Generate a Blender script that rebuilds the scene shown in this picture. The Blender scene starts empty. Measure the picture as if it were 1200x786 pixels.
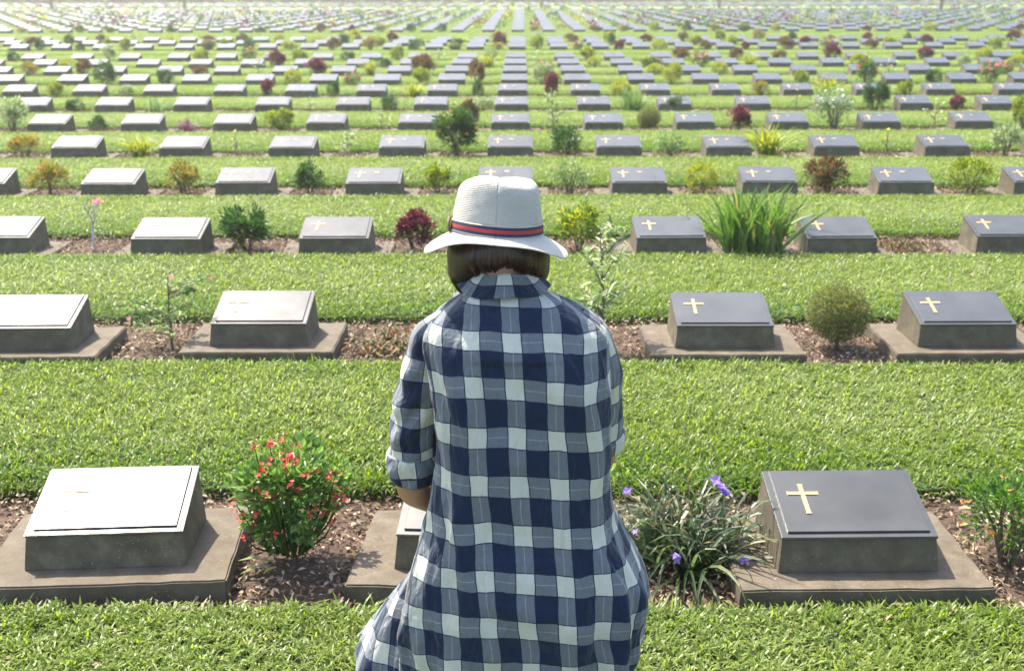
import bpy, bmesh, math, random
import numpy as np
from mathutils import Vector, Matrix, Euler, noise
rad = math.radians
rng = np.random.default_rng(7)
random.seed(7)
scene = bpy.context.scene
COL = scene.collection

# ------------------------------------------------------------------ camera
CAM_Z = 1.72
cam_d = bpy.data.cameras.new('camera')
cam = bpy.data.objects.new('camera', cam_d)
COL.objects.link(cam)
cam.location = (0, 0, CAM_Z)
cam.rotation_euler = (Matrix.Rotation(rad(0.49), 3, 'Z') @ Matrix.Rotation(rad(90 - 16.35), 3, 'X') @ Matrix.Rotation(rad(-0.15), 3, 'Z')).to_euler()
cam_d.sensor_width = 36
cam_d.lens = 42
cam_d.clip_end = 3000
cam_d.dof.use_dof = True
cam_d.dof.focus_distance = 2.75
cam_d.dof.aperture_fstop = 7.0
scene.camera = cam

# ------------------------------------------------------------------ world and sun
SUN = Vector((-0.61 * math.cos(rad(57)), 0.79 * math.cos(rad(57)), math.sin(rad(57)))).normalized()
world = bpy.data.worlds.new('World')
scene.world = world
world.use_nodes = True
wn = world.node_tree
bg = wn.nodes['Background']
sky = wn.nodes.new('ShaderNodeTexSky')
sky.sky_type = 'NISHITA'
sky.sun_disc = False
sky.sun_elevation = math.asin(SUN.z)
sky.sun_rotation = math.atan2(SUN.x, SUN.y)
sky.air_density = 1.0
sky.dust_density = 2.5
wn.links.new(sky.outputs[0], bg.inputs[0])
bg.inputs[1].default_value = 0.15
sl = bpy.data.lights.new('sun', 'SUN')
sl.energy = 4.2
sl.angle = rad(0.6)
sl.color = (1.0, 0.93, 0.80)
sun = bpy.data.objects.new('sun', sl)
COL.objects.link(sun)
sun.rotation_euler = SUN.to_track_quat('Z', 'Y').to_euler()
scene.view_settings.view_transform = 'Standard'
scene.view_settings.look = 'None'
scene.view_settings.exposure = 1.58
scene.view_settings.gamma = 1.0
scene.cycles.use_denoising = True
scene.cycles.max_bounces = 7
scene.cycles.diffuse_bounces = 3
scene.cycles.transmission_bounces = 4

# ------------------------------------------------------------------ layout
S = 1.11            # spacing of the graves in a row
X0 = -0.13          # x of the column behind the hat
ROWS = [3.163 + 2.25 * i for i in range(12)] + [32.6 + 2.25 * i for i in range(3)]
FAR_ROWS = [45.0 + 2.3 * i for i in range(17)]
LAST_ROWS = [95.5 + 2.6 * i for i in range(8)]
STONE_DY = 0.16     # stone centre behind its front foot
FPX = 1400.0
def img_x(x, y, z=0.07):                     # where a point falls across a 1200 px wide view, used to count graves in view
    zc = y * 0.9595 + (CAM_Z - z) * 0.2817
    return 612 + x / zc * FPX
ORD = ['zeroth', 'first', 'second', 'third', 'fourth', 'fifth', 'sixth', 'seventh', 'eighth', 'ninth', 'tenth', 'eleventh', 'twelfth',
       'thirteenth', 'fourteenth', 'fifteenth', 'sixteenth', 'seventeenth', 'eighteenth', 'nineteenth', 'twentieth']
TENS = {20: 'twenty', 30: 'thirty', 40: 'forty'}
def ordinal(n):
    if n <= 20: return ORD[n]
    t = n // 10 * 10
    if n == 30: return 'thirtieth'
    if n == 40: return 'fortieth'
    return TENS[t] + '-' + ORD[n - t]

# ------------------------------------------------------------------ node helpers
class NT:
    def __init__(s, name):
        s.m = bpy.data.materials.new(name); s.m.use_nodes = True
        s.t = s.m.node_tree; s.n = s.t.nodes; s.l = s.t.links
        s.b = s.n['Principled BSDF']; s.out = s.n['Material Output']
    def new(s, k, **kw):
        x = s.n.new(k)
        for a, v in kw.items(): setattr(x, a, v)
        return x
    def put(s, sock, v):
        if isinstance(v, bpy.types.NodeSocket): s.l.new(v, sock)
        elif v is not None: sock.default_value = v
    def math(s, op, a, b=None, c=None):
        x = s.new('ShaderNodeMath', operation=op)
        s.put(x.inputs[0], a); s.put(x.inputs[1], b); s.put(x.inputs[2], c)
        return x.outputs[0]
    def mix(s, f, a, b, mode='MIX'):
        x = s.new('ShaderNodeMix', data_type='RGBA', blend_type=mode)
        s.put(x.inputs[0], f); s.put(x.inputs[6], a if isinstance(a, bpy.types.NodeSocket) else (*a, 1)); s.put(x.inputs[7], b if isinstance(b, bpy.types.NodeSocket) else (*b, 1))
        return x.outputs[2]
    def noise(s, scale, detail=3, vec=None, rough=0.55):
        x = s.new('ShaderNodeTexNoise'); x.inputs['Scale'].default_value = scale
        x.inputs['Detail'].default_value = detail; x.inputs['Roughness'].default_value = rough
        if vec is not None: s.l.new(vec, x.inputs['Vector'])
        return x.outputs[0]
    def vor(s, scale, vec=None, out=0):
        x = s.new('ShaderNodeTexVoronoi'); x.inputs['Scale'].default_value = scale
        if vec is not None: s.l.new(vec, x.inputs['Vector'])
        return x.outputs[out]
    def ramp(s, f, stops, interp='LINEAR'):
        x = s.new('ShaderNodeValToRGB'); x.color_ramp.interpolation = interp
        e = x.color_ramp.elements
        while len(e) < len(stops): e.new(0.5)
        for i, (p, c) in enumerate(stops):
            e[i].position = p; e[i].color = (*c, 1) if len(c) == 3 else c
        s.l.new(f, x.inputs[0]); return x.outputs[0]
    def obj(s): return s.new('ShaderNodeTexCoord').outputs['Object']
    def world(s): return s.new('ShaderNodeNewGeometry').outputs['Position']
    def island(s): return s.new('ShaderNodeNewGeometry').outputs['Random Per Island']
    def bump(s, h, strength=0.3, dist=0.01):
        x = s.new('ShaderNodeBump'); x.inputs['Strength'].default_value = strength; x.inputs['Distance'].default_value = dist
        s.l.new(h, x.inputs['Height']); s.l.new(x.outputs[0], s.b.inputs['Normal'])
    def set(s, **kw):
        for k, v in kw.items():
            k = k.replace('_', ' ')
            if isinstance(v, tuple) and len(v) == 3: v = (*v, 1)
            s.put(s.b.inputs[k], v)

def leaf_mat(name, stops, rough=0.45, trans=0.35, spec=0.5, var=None, band=None):
    m = NT(name)
    c = m.ramp(m.island(), stops)
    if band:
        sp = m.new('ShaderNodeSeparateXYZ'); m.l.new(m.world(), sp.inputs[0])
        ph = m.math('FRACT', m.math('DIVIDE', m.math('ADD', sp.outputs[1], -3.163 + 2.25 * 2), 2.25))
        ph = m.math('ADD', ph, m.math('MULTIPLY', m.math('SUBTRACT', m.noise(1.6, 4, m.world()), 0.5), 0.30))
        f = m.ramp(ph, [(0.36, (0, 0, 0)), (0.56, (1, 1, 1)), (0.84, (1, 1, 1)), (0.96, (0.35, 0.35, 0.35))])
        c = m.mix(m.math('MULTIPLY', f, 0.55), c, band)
    if var:
        n = m.noise(var[0], 4, m.world())
        c = m.mix(m.ramp(n, [(0.38, (0, 0, 0)), (0.62, (1, 1, 1))]), c, m.mix(0.55, c, var[1]))
    m.set(Base_Color=c, Roughness=rough, Specular_IOR_Level=spec)
    tr = m.new('ShaderNodeBsdfTranslucent')
    hs = m.new('ShaderNodeHueSaturation'); hs.inputs['Value'].default_value = 1.9; hs.inputs['Saturation'].default_value = 1.1
    m.l.new(c, hs.inputs['Color']); m.l.new(hs.outputs[0], tr.inputs[0])
    mx = m.new('ShaderNodeMixShader'); mx.inputs[0].default_value = trans
    m.l.new(m.b.outputs[0], mx.inputs[1]); m.l.new(tr.outputs[0], mx.inputs[2]); m.l.new(mx.outputs[0], m.out.inputs[0])
    return m.m

# ------------------------------------------------------------------ materials
def make_materials():
    M = {}
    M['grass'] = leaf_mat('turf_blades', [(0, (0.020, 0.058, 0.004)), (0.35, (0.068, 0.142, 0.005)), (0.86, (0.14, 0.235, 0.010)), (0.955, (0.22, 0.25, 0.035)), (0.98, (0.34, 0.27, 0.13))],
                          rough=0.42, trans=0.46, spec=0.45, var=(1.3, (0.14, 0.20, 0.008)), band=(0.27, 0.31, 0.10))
    M['litter'] = leaf_mat('dry_leaves', [(0, (0.055, 0.034, 0.020)), (0.30, (0.14, 0.092, 0.056)), (0.6, (0.26, 0.185, 0.12)), (0.86, (0.40, 0.30, 0.20)), (1.0, (0.55, 0.45, 0.33))], rough=0.7, trans=0.08, spec=0.3)
    m = NT('soil'); w = m.world()
    c = m.ramp(m.noise(9, 6, w), [(0.3, (0.045, 0.026, 0.015)), (0.55, (0.085, 0.052, 0.032)), (0.75, (0.14, 0.095, 0.06))])
    m.set(Base_Color=c, Roughness=0.95); m.bump(m.noise(60, 5, w), 0.8, 0.02); M['soil'] = m.m
    m = NT('turf_base'); w = m.world()
    c = m.ramp(m.noise(25, 5, w), [(0.3, (0.02, 0.035, 0.005)), (0.6, (0.05, 0.08, 0.01)), (0.8, (0.085, 0.11, 0.02))])
    m.set(Base_Color=c, Roughness=0.9); m.bump(m.noise(120, 5, w), 1.0, 0.02); M['turf'] = m.m
    m = NT('far_grass'); w = m.world()
    c = m.ramp(m.noise(2.5, 8, w), [(0.3, (0.10, 0.15, 0.015)), (0.55, (0.15, 0.21, 0.025)), (0.75, (0.20, 0.25, 0.045))])
    m.set(Base_Color=c, Roughness=0.8); m.bump(m.noise(30, 5, w), 1.0, 0.03); M['fargrass'] = m.m
    def stone(name, c0, c1, c2, fleck):
        m = NT(name); tc = m.obj()
        oi = m.new('ShaderNodeObjectInfo').outputs['Random']
        ad = m.new('ShaderNodeVectorMath', operation='ADD'); m.l.new(tc, ad.inputs[0]); m.l.new(m.world(), ad.inputs[1]); v = ad.outputs[0]
        base = m.ramp(m.noise(7, 6, v, 0.65), [(0.28, c0), (0.52, c1), (0.75, c2)])
        fl = m.vor(60, v)
        fm = m.ramp(m.math('ADD', fl, m.math('MULTIPLY', m.noise(31, 3, v), 0.75)), [(0.46, (1, 1, 1)), (0.52, (0, 0, 0))])
        pm = m.ramp(m.noise(5.5, 4, v), [(0.42, (0.1, 0.1, 0.1)), (0.62, (1, 1, 1))])
        c = m.mix(m.math('MULTIPLY', m.math('MULTIPLY', fm, pm), 0.7), base, fleck)
        dk = m.ramp(m.noise(160, 2, v), [(0.33, (1, 1, 1)), (0.40, (0, 0, 0))])
        c = m.mix(m.math('MULTIPLY', dk, 0.5), c, (0.05, 0.045, 0.035))
        st = m.ramp(m.noise(2.6, 5, v), [(0.45, (0, 0, 0)), (0.7, (1, 1, 1))])
        c = m.mix(m.math('MULTIPLY', st, 0.45), c, (0.085, 0.066, 0.038))
        c = m.mix(m.math('MULTIPLY', oi, 0.3), c, (0.10, 0.085, 0.06))
        m.set(Base_Color=c, Roughness=0.85, Specular_IOR_Level=0.3)
        m.bump(m.noise(140, 4, v), 0.35, 0.004); return m.m
    M['plinth'] = stone('exposed_aggregate', (0.062, 0.052, 0.035), (0.125, 0.106, 0.072), (0.20, 0.17, 0.118), (0.55, 0.46, 0.30))
    M['slab'] = stone('weathered_concrete', (0.075, 0.058, 0.040), (0.122, 0.097, 0.069), (0.175, 0.145, 0.105), (0.55, 0.48, 0.36))
    m = NT('slate_plaque'); v = m.world()
    oi = m.new('ShaderNodeObjectInfo').outputs['Random']
    c = m.ramp(m.noise(5, 5, v), [(0.3, (0.070, 0.070, 0.064)), (0.7, (0.115, 0.113, 0.102))])
    c = m.mix(m.math('MULTIPLY', oi, 0.35), c, (0.13, 0.135, 0.145))
    m.set(Base_Color=c, Metallic=0.4, Roughness=m.math('ADD', m.math('MULTIPLY', m.noise(14, 4, v), 0.10), 0.195), Specular_IOR_Level=0.5)
    m.bump(m.noise(260, 2, v), 0.05, 0.002); M['plaque'] = m.m
    m = NT('gilded_paint'); v = m.world()
    c = m.ramp(m.noise(90, 4, v), [(0.3, (0.50, 0.29, 0.10)), (0.6, (0.66, 0.41, 0.17))])
    m.set(Base_Color=c, Roughness=0.55); M['gold'] = m.m
    m = NT('worn_badge'); m.set(Base_Color=(0.30, 0.23, 0.14), Roughness=0.6); M['badge'] = m.m
    # plants
    def G(n, st, **k): M[n] = leaf_mat(n, st, **k)
    G('leaf_green', [(0, (0.028, 0.075, 0.012)), (0.6, (0.06, 0.14, 0.02)), (1, (0.14, 0.23, 0.035))], rough=0.35)
    G('leaf_bushy', [(0, (0.045, 0.10, 0.022)), (0.6, (0.11, 0.20, 0.045)), (1, (0.24, 0.33, 0.09))], rough=0.35)
    G('leaf_dark', [(0, (0.016, 0.045, 0.012)), (0.7, (0.04, 0.095, 0.02)), (1, (0.10, 0.17, 0.04))], rough=0.35)
    G('leaf_pale', [(0, (0.07, 0.13, 0.04)), (0.6, (0.15, 0.24, 0.07)), (1, (0.34, 0.40, 0.18))], rough=0.45)
    G('leaf_cream', [(0, (0.06, 0.12, 0.04)), (0.5, (0.22, 0.30, 0.12)), (1, (0.55, 0.55, 0.36))], rough=0.45)
    G('leaf_yellow', [(0, (0.09, 0.15, 0.018)), (0.5, (0.24, 0.27, 0.03)), (1, (0.42, 0.40, 0.06))], rough=0.45)
    G('leaf_yellowgreen', [(0, (0.03, 0.08, 0.012)), (0.55, (0.12, 0.20, 0.02)), (1, (0.48, 0.44, 0.05))], rough=0.4)
    G('leaf_maroon', [(0, (0.03, 0.008, 0.012)), (0.6, (0.10, 0.022, 0.03)), (1, (0.24, 0.07, 0.08))], rough=0.4)
    G('leaf_rust', [(0, (0.025, 0.05, 0.012)), (0.5, (0.07, 0.08, 0.022)), (0.65, (0.15, 0.05, 0.025)), (1, (0.26, 0.11, 0.045))], rough=0.4)
    G('leaf_croton', [(0, (0.04, 0.09, 0.02)), (0.45, (0.12, 0.16, 0.025)), (0.75, (0.34, 0.25, 0.05)), (1, (0.36, 0.13, 0.045))], rough=0.4)
    G('leaf_brown', [(0, (0.07, 0.05, 0.02)), (0.6, (0.16, 0.11, 0.05)), (1, (0.25, 0.20, 0.08))], rough=0.7, trans=0.15)
    G('leaf_strap', [(0, (0.045, 0.10, 0.018)), (0.6, (0.10, 0.18, 0.03)), (0.92, (0.13, 0.21, 0.05)), (1, (0.35, 0.22, 0.09))], rough=0.38)
    G('leaf_greystrap', [(0, (0.018, 0.036, 0.010)), (0.65, (0.045, 0.080, 0.022)), (0.93, (0.11, 0.15, 0.06)), (1, (0.28, 0.19, 0.09))], rough=0.4)
    G('leaf_purple', [(0, (0.07, 0.02, 0.05)), (1, (0.26, 0.10, 0.18))], rough=0.4)
    G('leaf_topiary', [(0, (0.05, 0.075, 0.018)), (0.6, (0.12, 0.15, 0.035)), (1, (0.30, 0.26, 0.08))], rough=0.55)
    G('petal_red', [(0, (0.42, 0.02, 0.02)), (0.6, (0.60, 0.05, 0.045)), (1, (0.66, 0.14, 0.10))], rough=0.5, trans=0.15)
    G('petal_pink', [(0, (0.70, 0.12, 0.22)), (1, (0.85, 0.35, 0.42))], rough=0.5, trans=0.25)
    G('petal_purple', [(0, (0.22, 0.13, 0.42)), (1, (0.38, 0.27, 0.60))], rough=0.5, trans=0.3)
    G('petal_orange', [(0, (0.50, 0.16, 0.04)), (1, (0.60, 0.30, 0.08))], rough=0.5, trans=0.25)
    G('petal_yellow', [(0, (0.75, 0.50, 0.03)), (1, (0.85, 0.70, 0.10))], rough=0.5, trans=0.25)
    G('petal_white', [(0, (0.5, 0.52, 0.42)), (1, (0.68, 0.68, 0.6))], rough=0.5, trans=0.25)
    m = NT('bark'); v = m.world()
    m.set(Base_Color=m.ramp(m.noise(40, 4, v), [(0.3, (0.09, 0.06, 0.04)), (0.7, (0.22, 0.16, 0.11))]), Roughness=0.9); m.bump(m.noise(90, 3, v), 0.5, 0.01); M['bark'] = m.m
    m = NT('pale_bark'); v = m.world()
    m.set(Base_Color=m.ramp(m.noise(40, 4, v), [(0.3, (0.35, 0.31, 0.27)), (0.7, (0.55, 0.50, 0.44))]), Roughness=0.8); M['palebark'] = m.m
    # person
    m = NT('skin'); v = m.obj()
    c = m.mix(m.ramp(m.noise(9, 5, v), [(0.35, (0, 0, 0)), (0.65, (1, 1, 1))]), (0.42, 0.21, 0.12), (0.50, 0.27, 0.165))
    m.set(Base_Color=c, Roughness=0.5, Subsurface_Weight=0.12, Subsurface_Scale=0.008); m.b.inputs['Subsurface Radius'].default_value = (1, .35, .2)
    m.bump(m.noise(350, 3, v), 0.08, 0.002); M['skin'] = m.m
    m = NT('hair'); c = m.ramp(m.island(), [(0, (0.012, 0.007, 0.006)), (0.6, (0.035, 0.018, 0.012)), (1, (0.085, 0.040, 0.024))])
    m.set(Base_Color=c, Roughness=0.36, Specular_IOR_Level=0.6); M['hair'] = m.m
    m = NT('dark_trousers'); v = m.obj(); m.set(Base_Color=(0.02, 0.022, 0.03), Roughness=0.9); m.bump(m.noise(18, 4, v), 0.4, 0.01); M['trousers'] = m.m
    m = NT('shoe_canvas'); m.set(Base_Color=(0.06, 0.05, 0.05), Roughness=0.8); M['shoe'] = m.m
    m = NT('eye_white'); m.set(Base_Color=(0.75, 0.72, 0.68), Roughness=0.2); M['eye'] = m.m
    m = NT('hat_straw_cloth'); v = m.new('ShaderNodeTexCoord').outputs['UV']
    w1 = m.new('ShaderNodeTexWave', bands_direction='X'); w1.inputs['Scale'].default_value = 90; m.l.new(v, w1.inputs[0])
    w2 = m.new('ShaderNodeTexWave', bands_direction='Y'); w2.inputs['Scale'].default_value = 90; m.l.new(v, w2.inputs[0])
    wv = m.math('ADD', w1.outputs[1], w2.outputs[1])
    c = m.ramp(m.noise(11, 5, m.obj()), [(0.3, (0.41, 0.395, 0.345)), (0.7, (0.52, 0.50, 0.45))])
    c = m.mix(m.math('MULTIPLY', wv, 0.09), c, (0.40, 0.38, 0.33))
    m.set(Base_Color=c, Roughness=0.85, Sheen_Weight=0.15)
    m.bump(m.math('ADD', m.math('MULTIPLY', wv, 0.3), m.math('MULTIPLY', m.noise(22, 5, m.obj()), 4.0)), 0.6, 0.005); M['hat'] = m.m
    m = NT('striped_ribbon'); sp = m.new('ShaderNodeSeparateXYZ'); m.l.new(m.new('ShaderNodeTexCoord').outputs['UV'], sp.inputs[0])
    c = m.ramp(sp.outputs[1], [(0, (0.45, 0.42, 0.34)), (0.08, (0.015, 0.02, 0.06)), (0.33, (0.38, 0.035, 0.028)), (0.64, (0.015, 0.02, 0.06)), (0.90, (0.45, 0.38, 0.28))], 'CONSTANT')
    m.set(Base_Color=c, Roughness=0.7); m.bump(m.noise(400, 2, m.obj()), 0.3, 0.001); M['ribbon'] = m.m
    # plaid: uv in metres
    m = NT('plaid_cotton'); uv = m.new('ShaderNodeTexCoord').outputs['UV']
    sp = m.new('ShaderNodeSeparateXYZ'); m.l.new(uv, sp.inputs[0])
    wob = m.noise(7, 2, m.obj())
    wob2 = m.noise(11, 3, m.obj())
    U = m.math('ADD', sp.outputs[0], m.math('MULTIPLY', m.math('SUBTRACT', wob, 0.5), 0.018)); V = m.math('ADD', sp.outputs[1], m.math('MULTIPLY', m.math('SUBTRACT', wob2, 0.5), 0.014))
    def cell(x, per, frac):
        t = m.math('FRACT', m.math('ADD', m.math('DIVIDE', x, per), 0.5))        # 0.5 at centre of a light band
        d = m.math('ABSOLUTE', m.math('SUBTRACT', t, 0.5))                       # in periods
        light = m.math('LESS_THAN', d, frac / 2)
        line = m.math('LESS_THAN', d, 0.0011 / per)
        edge = m.math('LESS_THAN', m.math('ABSOLUTE', m.math('SUBTRACT', d, frac / 2 + 0.0012 / per)), 0.0010 / per)
        return light, line, edge
    lu, linu, eu = cell(U, 0.0808, 0.44)
    lv, linv, ev = cell(V, 0.102, 0.42)
    # fine weave on the mixed cells
    wu = m.math('SINE', m.math('MULTIPLY', sp.outputs[0], 2 * math.pi / 0.0030)); wvv = m.math('SINE', m.math('MULTIPLY', V, 2 * math.pi / 0.0030))
    weave = m.math('MULTIPLY', m.math('MULTIPLY', wu, wvv), 0.10)
    tot = m.math('MULTIPLY', m.math('ADD', lu, lv), 0.5)
    isgrey = m.math('SUBTRACT', 1, m.math('ABSOLUTE', m.math('SUBTRACT', m.math('MULTIPLY', tot, 2), 1)))
    slub = m.new('ShaderNodeTexNoise'); slub.inputs['Scale'].default_value = 1; slub.inputs['Detail'].default_value = 3
    mp = m.new('ShaderNodeMapping'); mp.inputs['Scale'].default_value = (900, 60, 1); m.l.new(uv, mp.inputs[0]); m.l.new(mp.outputs[0], slub.inputs[0])
    lines = m.math('MAXIMUM', m.math('MULTIPLY', linu, lu), m.math('MULTIPLY', linv, lv))
    f = m.math('ADD', m.math('MULTIPLY', tot, 0.94), m.math('MULTIPLY', isgrey, -0.10))
    f = m.math('ADD', f, m.math('MULTIPLY', isgrey, m.math('ADD', weave, m.math('MULTIPLY', m.math('SUBTRACT', slub.outputs[0], 0.5), 0.28))))
    f = m.math('ADD', f, m.math('MULTIPLY', m.math('MULTIPLY', lines, isgrey), 0.20))
    f = m.math('SUBTRACT', f, m.math('MULTIPLY', m.math('MAXIMUM', m.math('MULTIPLY', eu, m.math('ADD', 0.35, m.math('MULTIPLY', lv, 0.65))), m.math('MULTIPLY', ev, m.math('ADD', 0.35, m.math('MULTIPLY', lu, 0.65)))), 0.42))
    c = m.ramp(f, [(0.0, (0.008, 0.017, 0.045)), (0.4, (0.145, 0.162, 0.178)), (0.65, (0.29, 0.30, 0.285)), (0.94, (0.53, 0.53, 0.44))])
    m.set(Base_Color=c, Roughness=0.9, Specular_IOR_Level=0.2, Sheen_Weight=0.2)
    mp2 = m.new('ShaderNodeMapping'); mp2.inputs['Scale'].default_value = (1.0, 1.0, 0.45); m.l.new(m.obj(), mp2.inputs[0])
    dn = m.new('ShaderNodeTexNoise'); dn.inputs['Scale'].default_value = 6.5; dn.inputs['Detail'].default_value = 2.5; dn.inputs['Distortion'].default_value = 1.6; m.l.new(mp2.outputs[0], dn.inputs[0])
    crease = m.math('SUBTRACT', 1, m.math('MULTIPLY', m.math('ABSOLUTE', m.math('SUBTRACT', dn.outputs[0], 0.5)), 5))
    crease = m.math('MAXIMUM', crease, 0)
    h = m.math('ADD', m.math('ADD', m.math('MULTIPLY', m.noise(14, 4, mp2.outputs[0]), 1.0), m.math('MULTIPLY', crease, 0.22)), m.math('MULTIPLY', m.math('MULTIPLY', wu, wvv), 0.006))
    m.bump(h, 0.75, 0.03); M['plaid'] = m.m
    m = NT('brick_brown_hedge'); M['hedge'] = leaf_mat('hedge_leaves', [(0, (0.012, 0.02, 0.008)), (0.6, (0.035, 0.035, 0.018)), (1, (0.07, 0.05, 0.03))], rough=0.7)
    return M
M = make_materials()

# ------------------------------------------------------------------ mesh helpers
def link(o, parent=None):
    COL.objects.link(o)
    if parent is not None: o.parent = parent
    return o
def mesh_np(name, V, loops, sizes, mats=(), mi=None, uv=None, smooth=False):
    me = bpy.data.meshes.new(name)
    V = np.asarray(V, dtype=np.float32); loops = np.asarray(loops, dtype=np.int32); sizes = np.asarray(sizes, dtype=np.int32)
    me.vertices.add(len(V)); me.vertices.foreach_set('co', V.ravel())
    me.loops.add(len(loops)); me.loops.foreach_set('vertex_index', loops)
    me.polygons.add(len(sizes))
    starts = np.concatenate([[0], np.cumsum(sizes)[:-1]]).astype(np.int32) if len(sizes) else np.zeros(0, np.int32)
    me.polygons.foreach_set('loop_start', starts)
    if mi is not None: me.polygons.foreach_set('material_index', np.asarray(mi, dtype=np.int32))
    me.polygons.foreach_set('use_smooth', np.full(len(sizes), bool(smooth)))
    for m in mats: me.materials.append(m)
    if uv is not None:
        l = me.uv_layers.new(name='UVMap'); l.data.foreach_set('uv', np.asarray(uv, dtype=np.float32)[loops].ravel())
    me.update(calc_edges=True); me.validate()
    return me
def obj_from(name, me, parent=None):
    return link(bpy.data.objects.new(name, me), parent)
def merge(parts):
    """parts: list of (V, loops, sizes, matindex)"""
    Vs, Ls, Ss, Ms = [], [], [], []; off = 0
    for V, L, s, k in parts:
        Vs.append(V); Ls.append(np.asarray(L) + off); Ss.append(s); Ms.append(np.full(len(s), k)); off += len(V)
    return np.concatenate(Vs), np.concatenate(Ls), np.concatenate(Ss), np.concatenate(Ms)
def nrm(a): return a / np.maximum(np.linalg.norm(a, axis=-1, keepdims=True), 1e-9)
def blades(P, D, Lg, W, droop, up=(0, 0, 1), fold=0.0, tipw=0.0):
    """Curved pointed leaves: P roots, D directions, droop = how far the tip bends down (fraction of length)."""
    n = len(P); up = np.broadcast_to(np.asarray(up, float), (n, 3))
    D = nrm(D); side = nrm(np.cross(D, up) + 1e-6); Lg = np.asarray(Lg)[:, None] * np.ones((n, 1)); W = np.asarray(W)[:, None] * np.ones((n, 1)) if np.ndim(W) else np.full((n, 1), W)
    droop = np.asarray(droop)[:, None] if np.ndim(droop) else np.full((n, 1), droop)
    mid = P + D * Lg * 0.5; tip = P + D * Lg * (1 - 0.3 * droop); tip = tip - np.array([0, 0, 1.0]) * Lg * droop * 0.6
    q = P + D * Lg * 0.0
    V = np.stack([q - side * W * 0.30, q + side * W * 0.30, mid + side * W * 0.5, mid - side * W * 0.5, tip], axis=1).reshape(-1, 3)
    b = (np.arange(n) * 5)[:, None]
    loops = (b + np.array([[0, 1, 2, 3, 3, 2, 4]])).ravel(); sizes = np.tile([4, 3], n)
    return V, loops, sizes
def ovals(P, D, N, Lg, W):
    """Leaf shaped, folded along the midrib: 6 verts, 2 quads"""
    n = len(P); D = nrm(D); side = nrm(np.cross(D, N)); N = np.cross(side, D)
    Lg = np.asarray(Lg).reshape(-1, 1) * np.ones((n, 1)); W = np.asarray(W).reshape(-1, 1) * np.ones((n, 1))
    c1 = P + D * Lg * 0.45
    base = P; tip = P + D * Lg - N * Lg * 0.12
    l = c1 - side * W * 0.5 + N * W * 0.16; r = c1 + side * W * 0.5 + N * W * 0.16
    V = np.stack([base, l, tip, r], axis=1).reshape(-1, 3)
    b = (np.arange(n) * 4)[:, None]
    loops = (b + np.array([[0, 3, 2, 0, 2, 1]])).ravel(); sizes = np.tile([3, 3], n)
    return V, loops, sizes
def tube(path, radii, n=8, cap=True, uvs=False):
    """Swept tube through points"""
    P = np.asarray(path, float); R = np.asarray(radii, float); k = len(P)
    T = nrm(np.gradient(P, axis=0)); ref = np.array([0.13, 0.97, 0.2]); 
    if abs(T.mean(0) @ ref) > 0.8: ref = np.array([1.0, 0.1, 0.0])
    A = nrm(np.cross(T, ref)); B = np.cross(T, A)
    th = np.linspace(0, 2 * np.pi, n, endpoint=False)
    V = (P[:, None] + R[:, None, None] * (A[:, None] * np.cos(th)[None, :, None] + B[:, None] * np.sin(th)[None, :, None])).reshape(-1, 3)
    L = []; s = []
    for i in range(k - 1):
        for j in range(n):
            a = i * n + j; b = i * n + (j + 1) % n
            L += [a, b, b + n, a + n]; s.append(4)
    if cap:
        L += list(range(n - 1, -1, -1)); s.append(n)
        L += [(k - 1) * n + j for j in range(n)]; s.append(n)
    return V, np.array(L), np.array(s)
def bm_obj(name, bm, mat, parent=None, bevel=0.0, smooth=False):
    if bevel: bmesh.ops.bevel(bm, geom=bm.edges[:], offset=bevel, segments=2, affect='EDGES', profile=0.6)
    bmesh.ops.recalc_face_normals(bm, faces=bm.faces)
    me = bpy.data.meshes.new(name); bm.to_mesh(me); bm.free()
    if smooth:
        for p in me.polygons: p.use_smooth = True
    if mat: me.materials.append(mat)
    return obj_from(name, me, parent)
def frustum_bm(bot, top):
    """bot, top: four corner points each"""
    bm = bmesh.new(); b = [bm.verts.new(p) for p in bot]; t = [bm.verts.new(p) for p in top]
    bm.faces.new(b[::-1]); bm.faces.new(t)
    for i in range(4): bm.faces.new((b[i], b[(i + 1) % 4], t[(i + 1) % 4], t[i]))
    return bm
def tag(o, label=None, cat=None, group=None, kind=None):
    if label: o['label'] = label
    if cat: o['category'] = cat
    if group: o['group'] = group
    if kind: o['kind'] = kind
    return o
def empty(name, loc=(0, 0, 0)):
    o = bpy.data.objects.new(name, None); o.empty_display_size = 0.1; COL.objects.link(o); o.location = loc; return o
def copy_tree(o, parent=None):
    c = o.copy(); COL.objects.link(c)
    if parent is not None: c.parent = parent
    for ch in list(o.children): copy_tree(ch, c)
    return c

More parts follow.
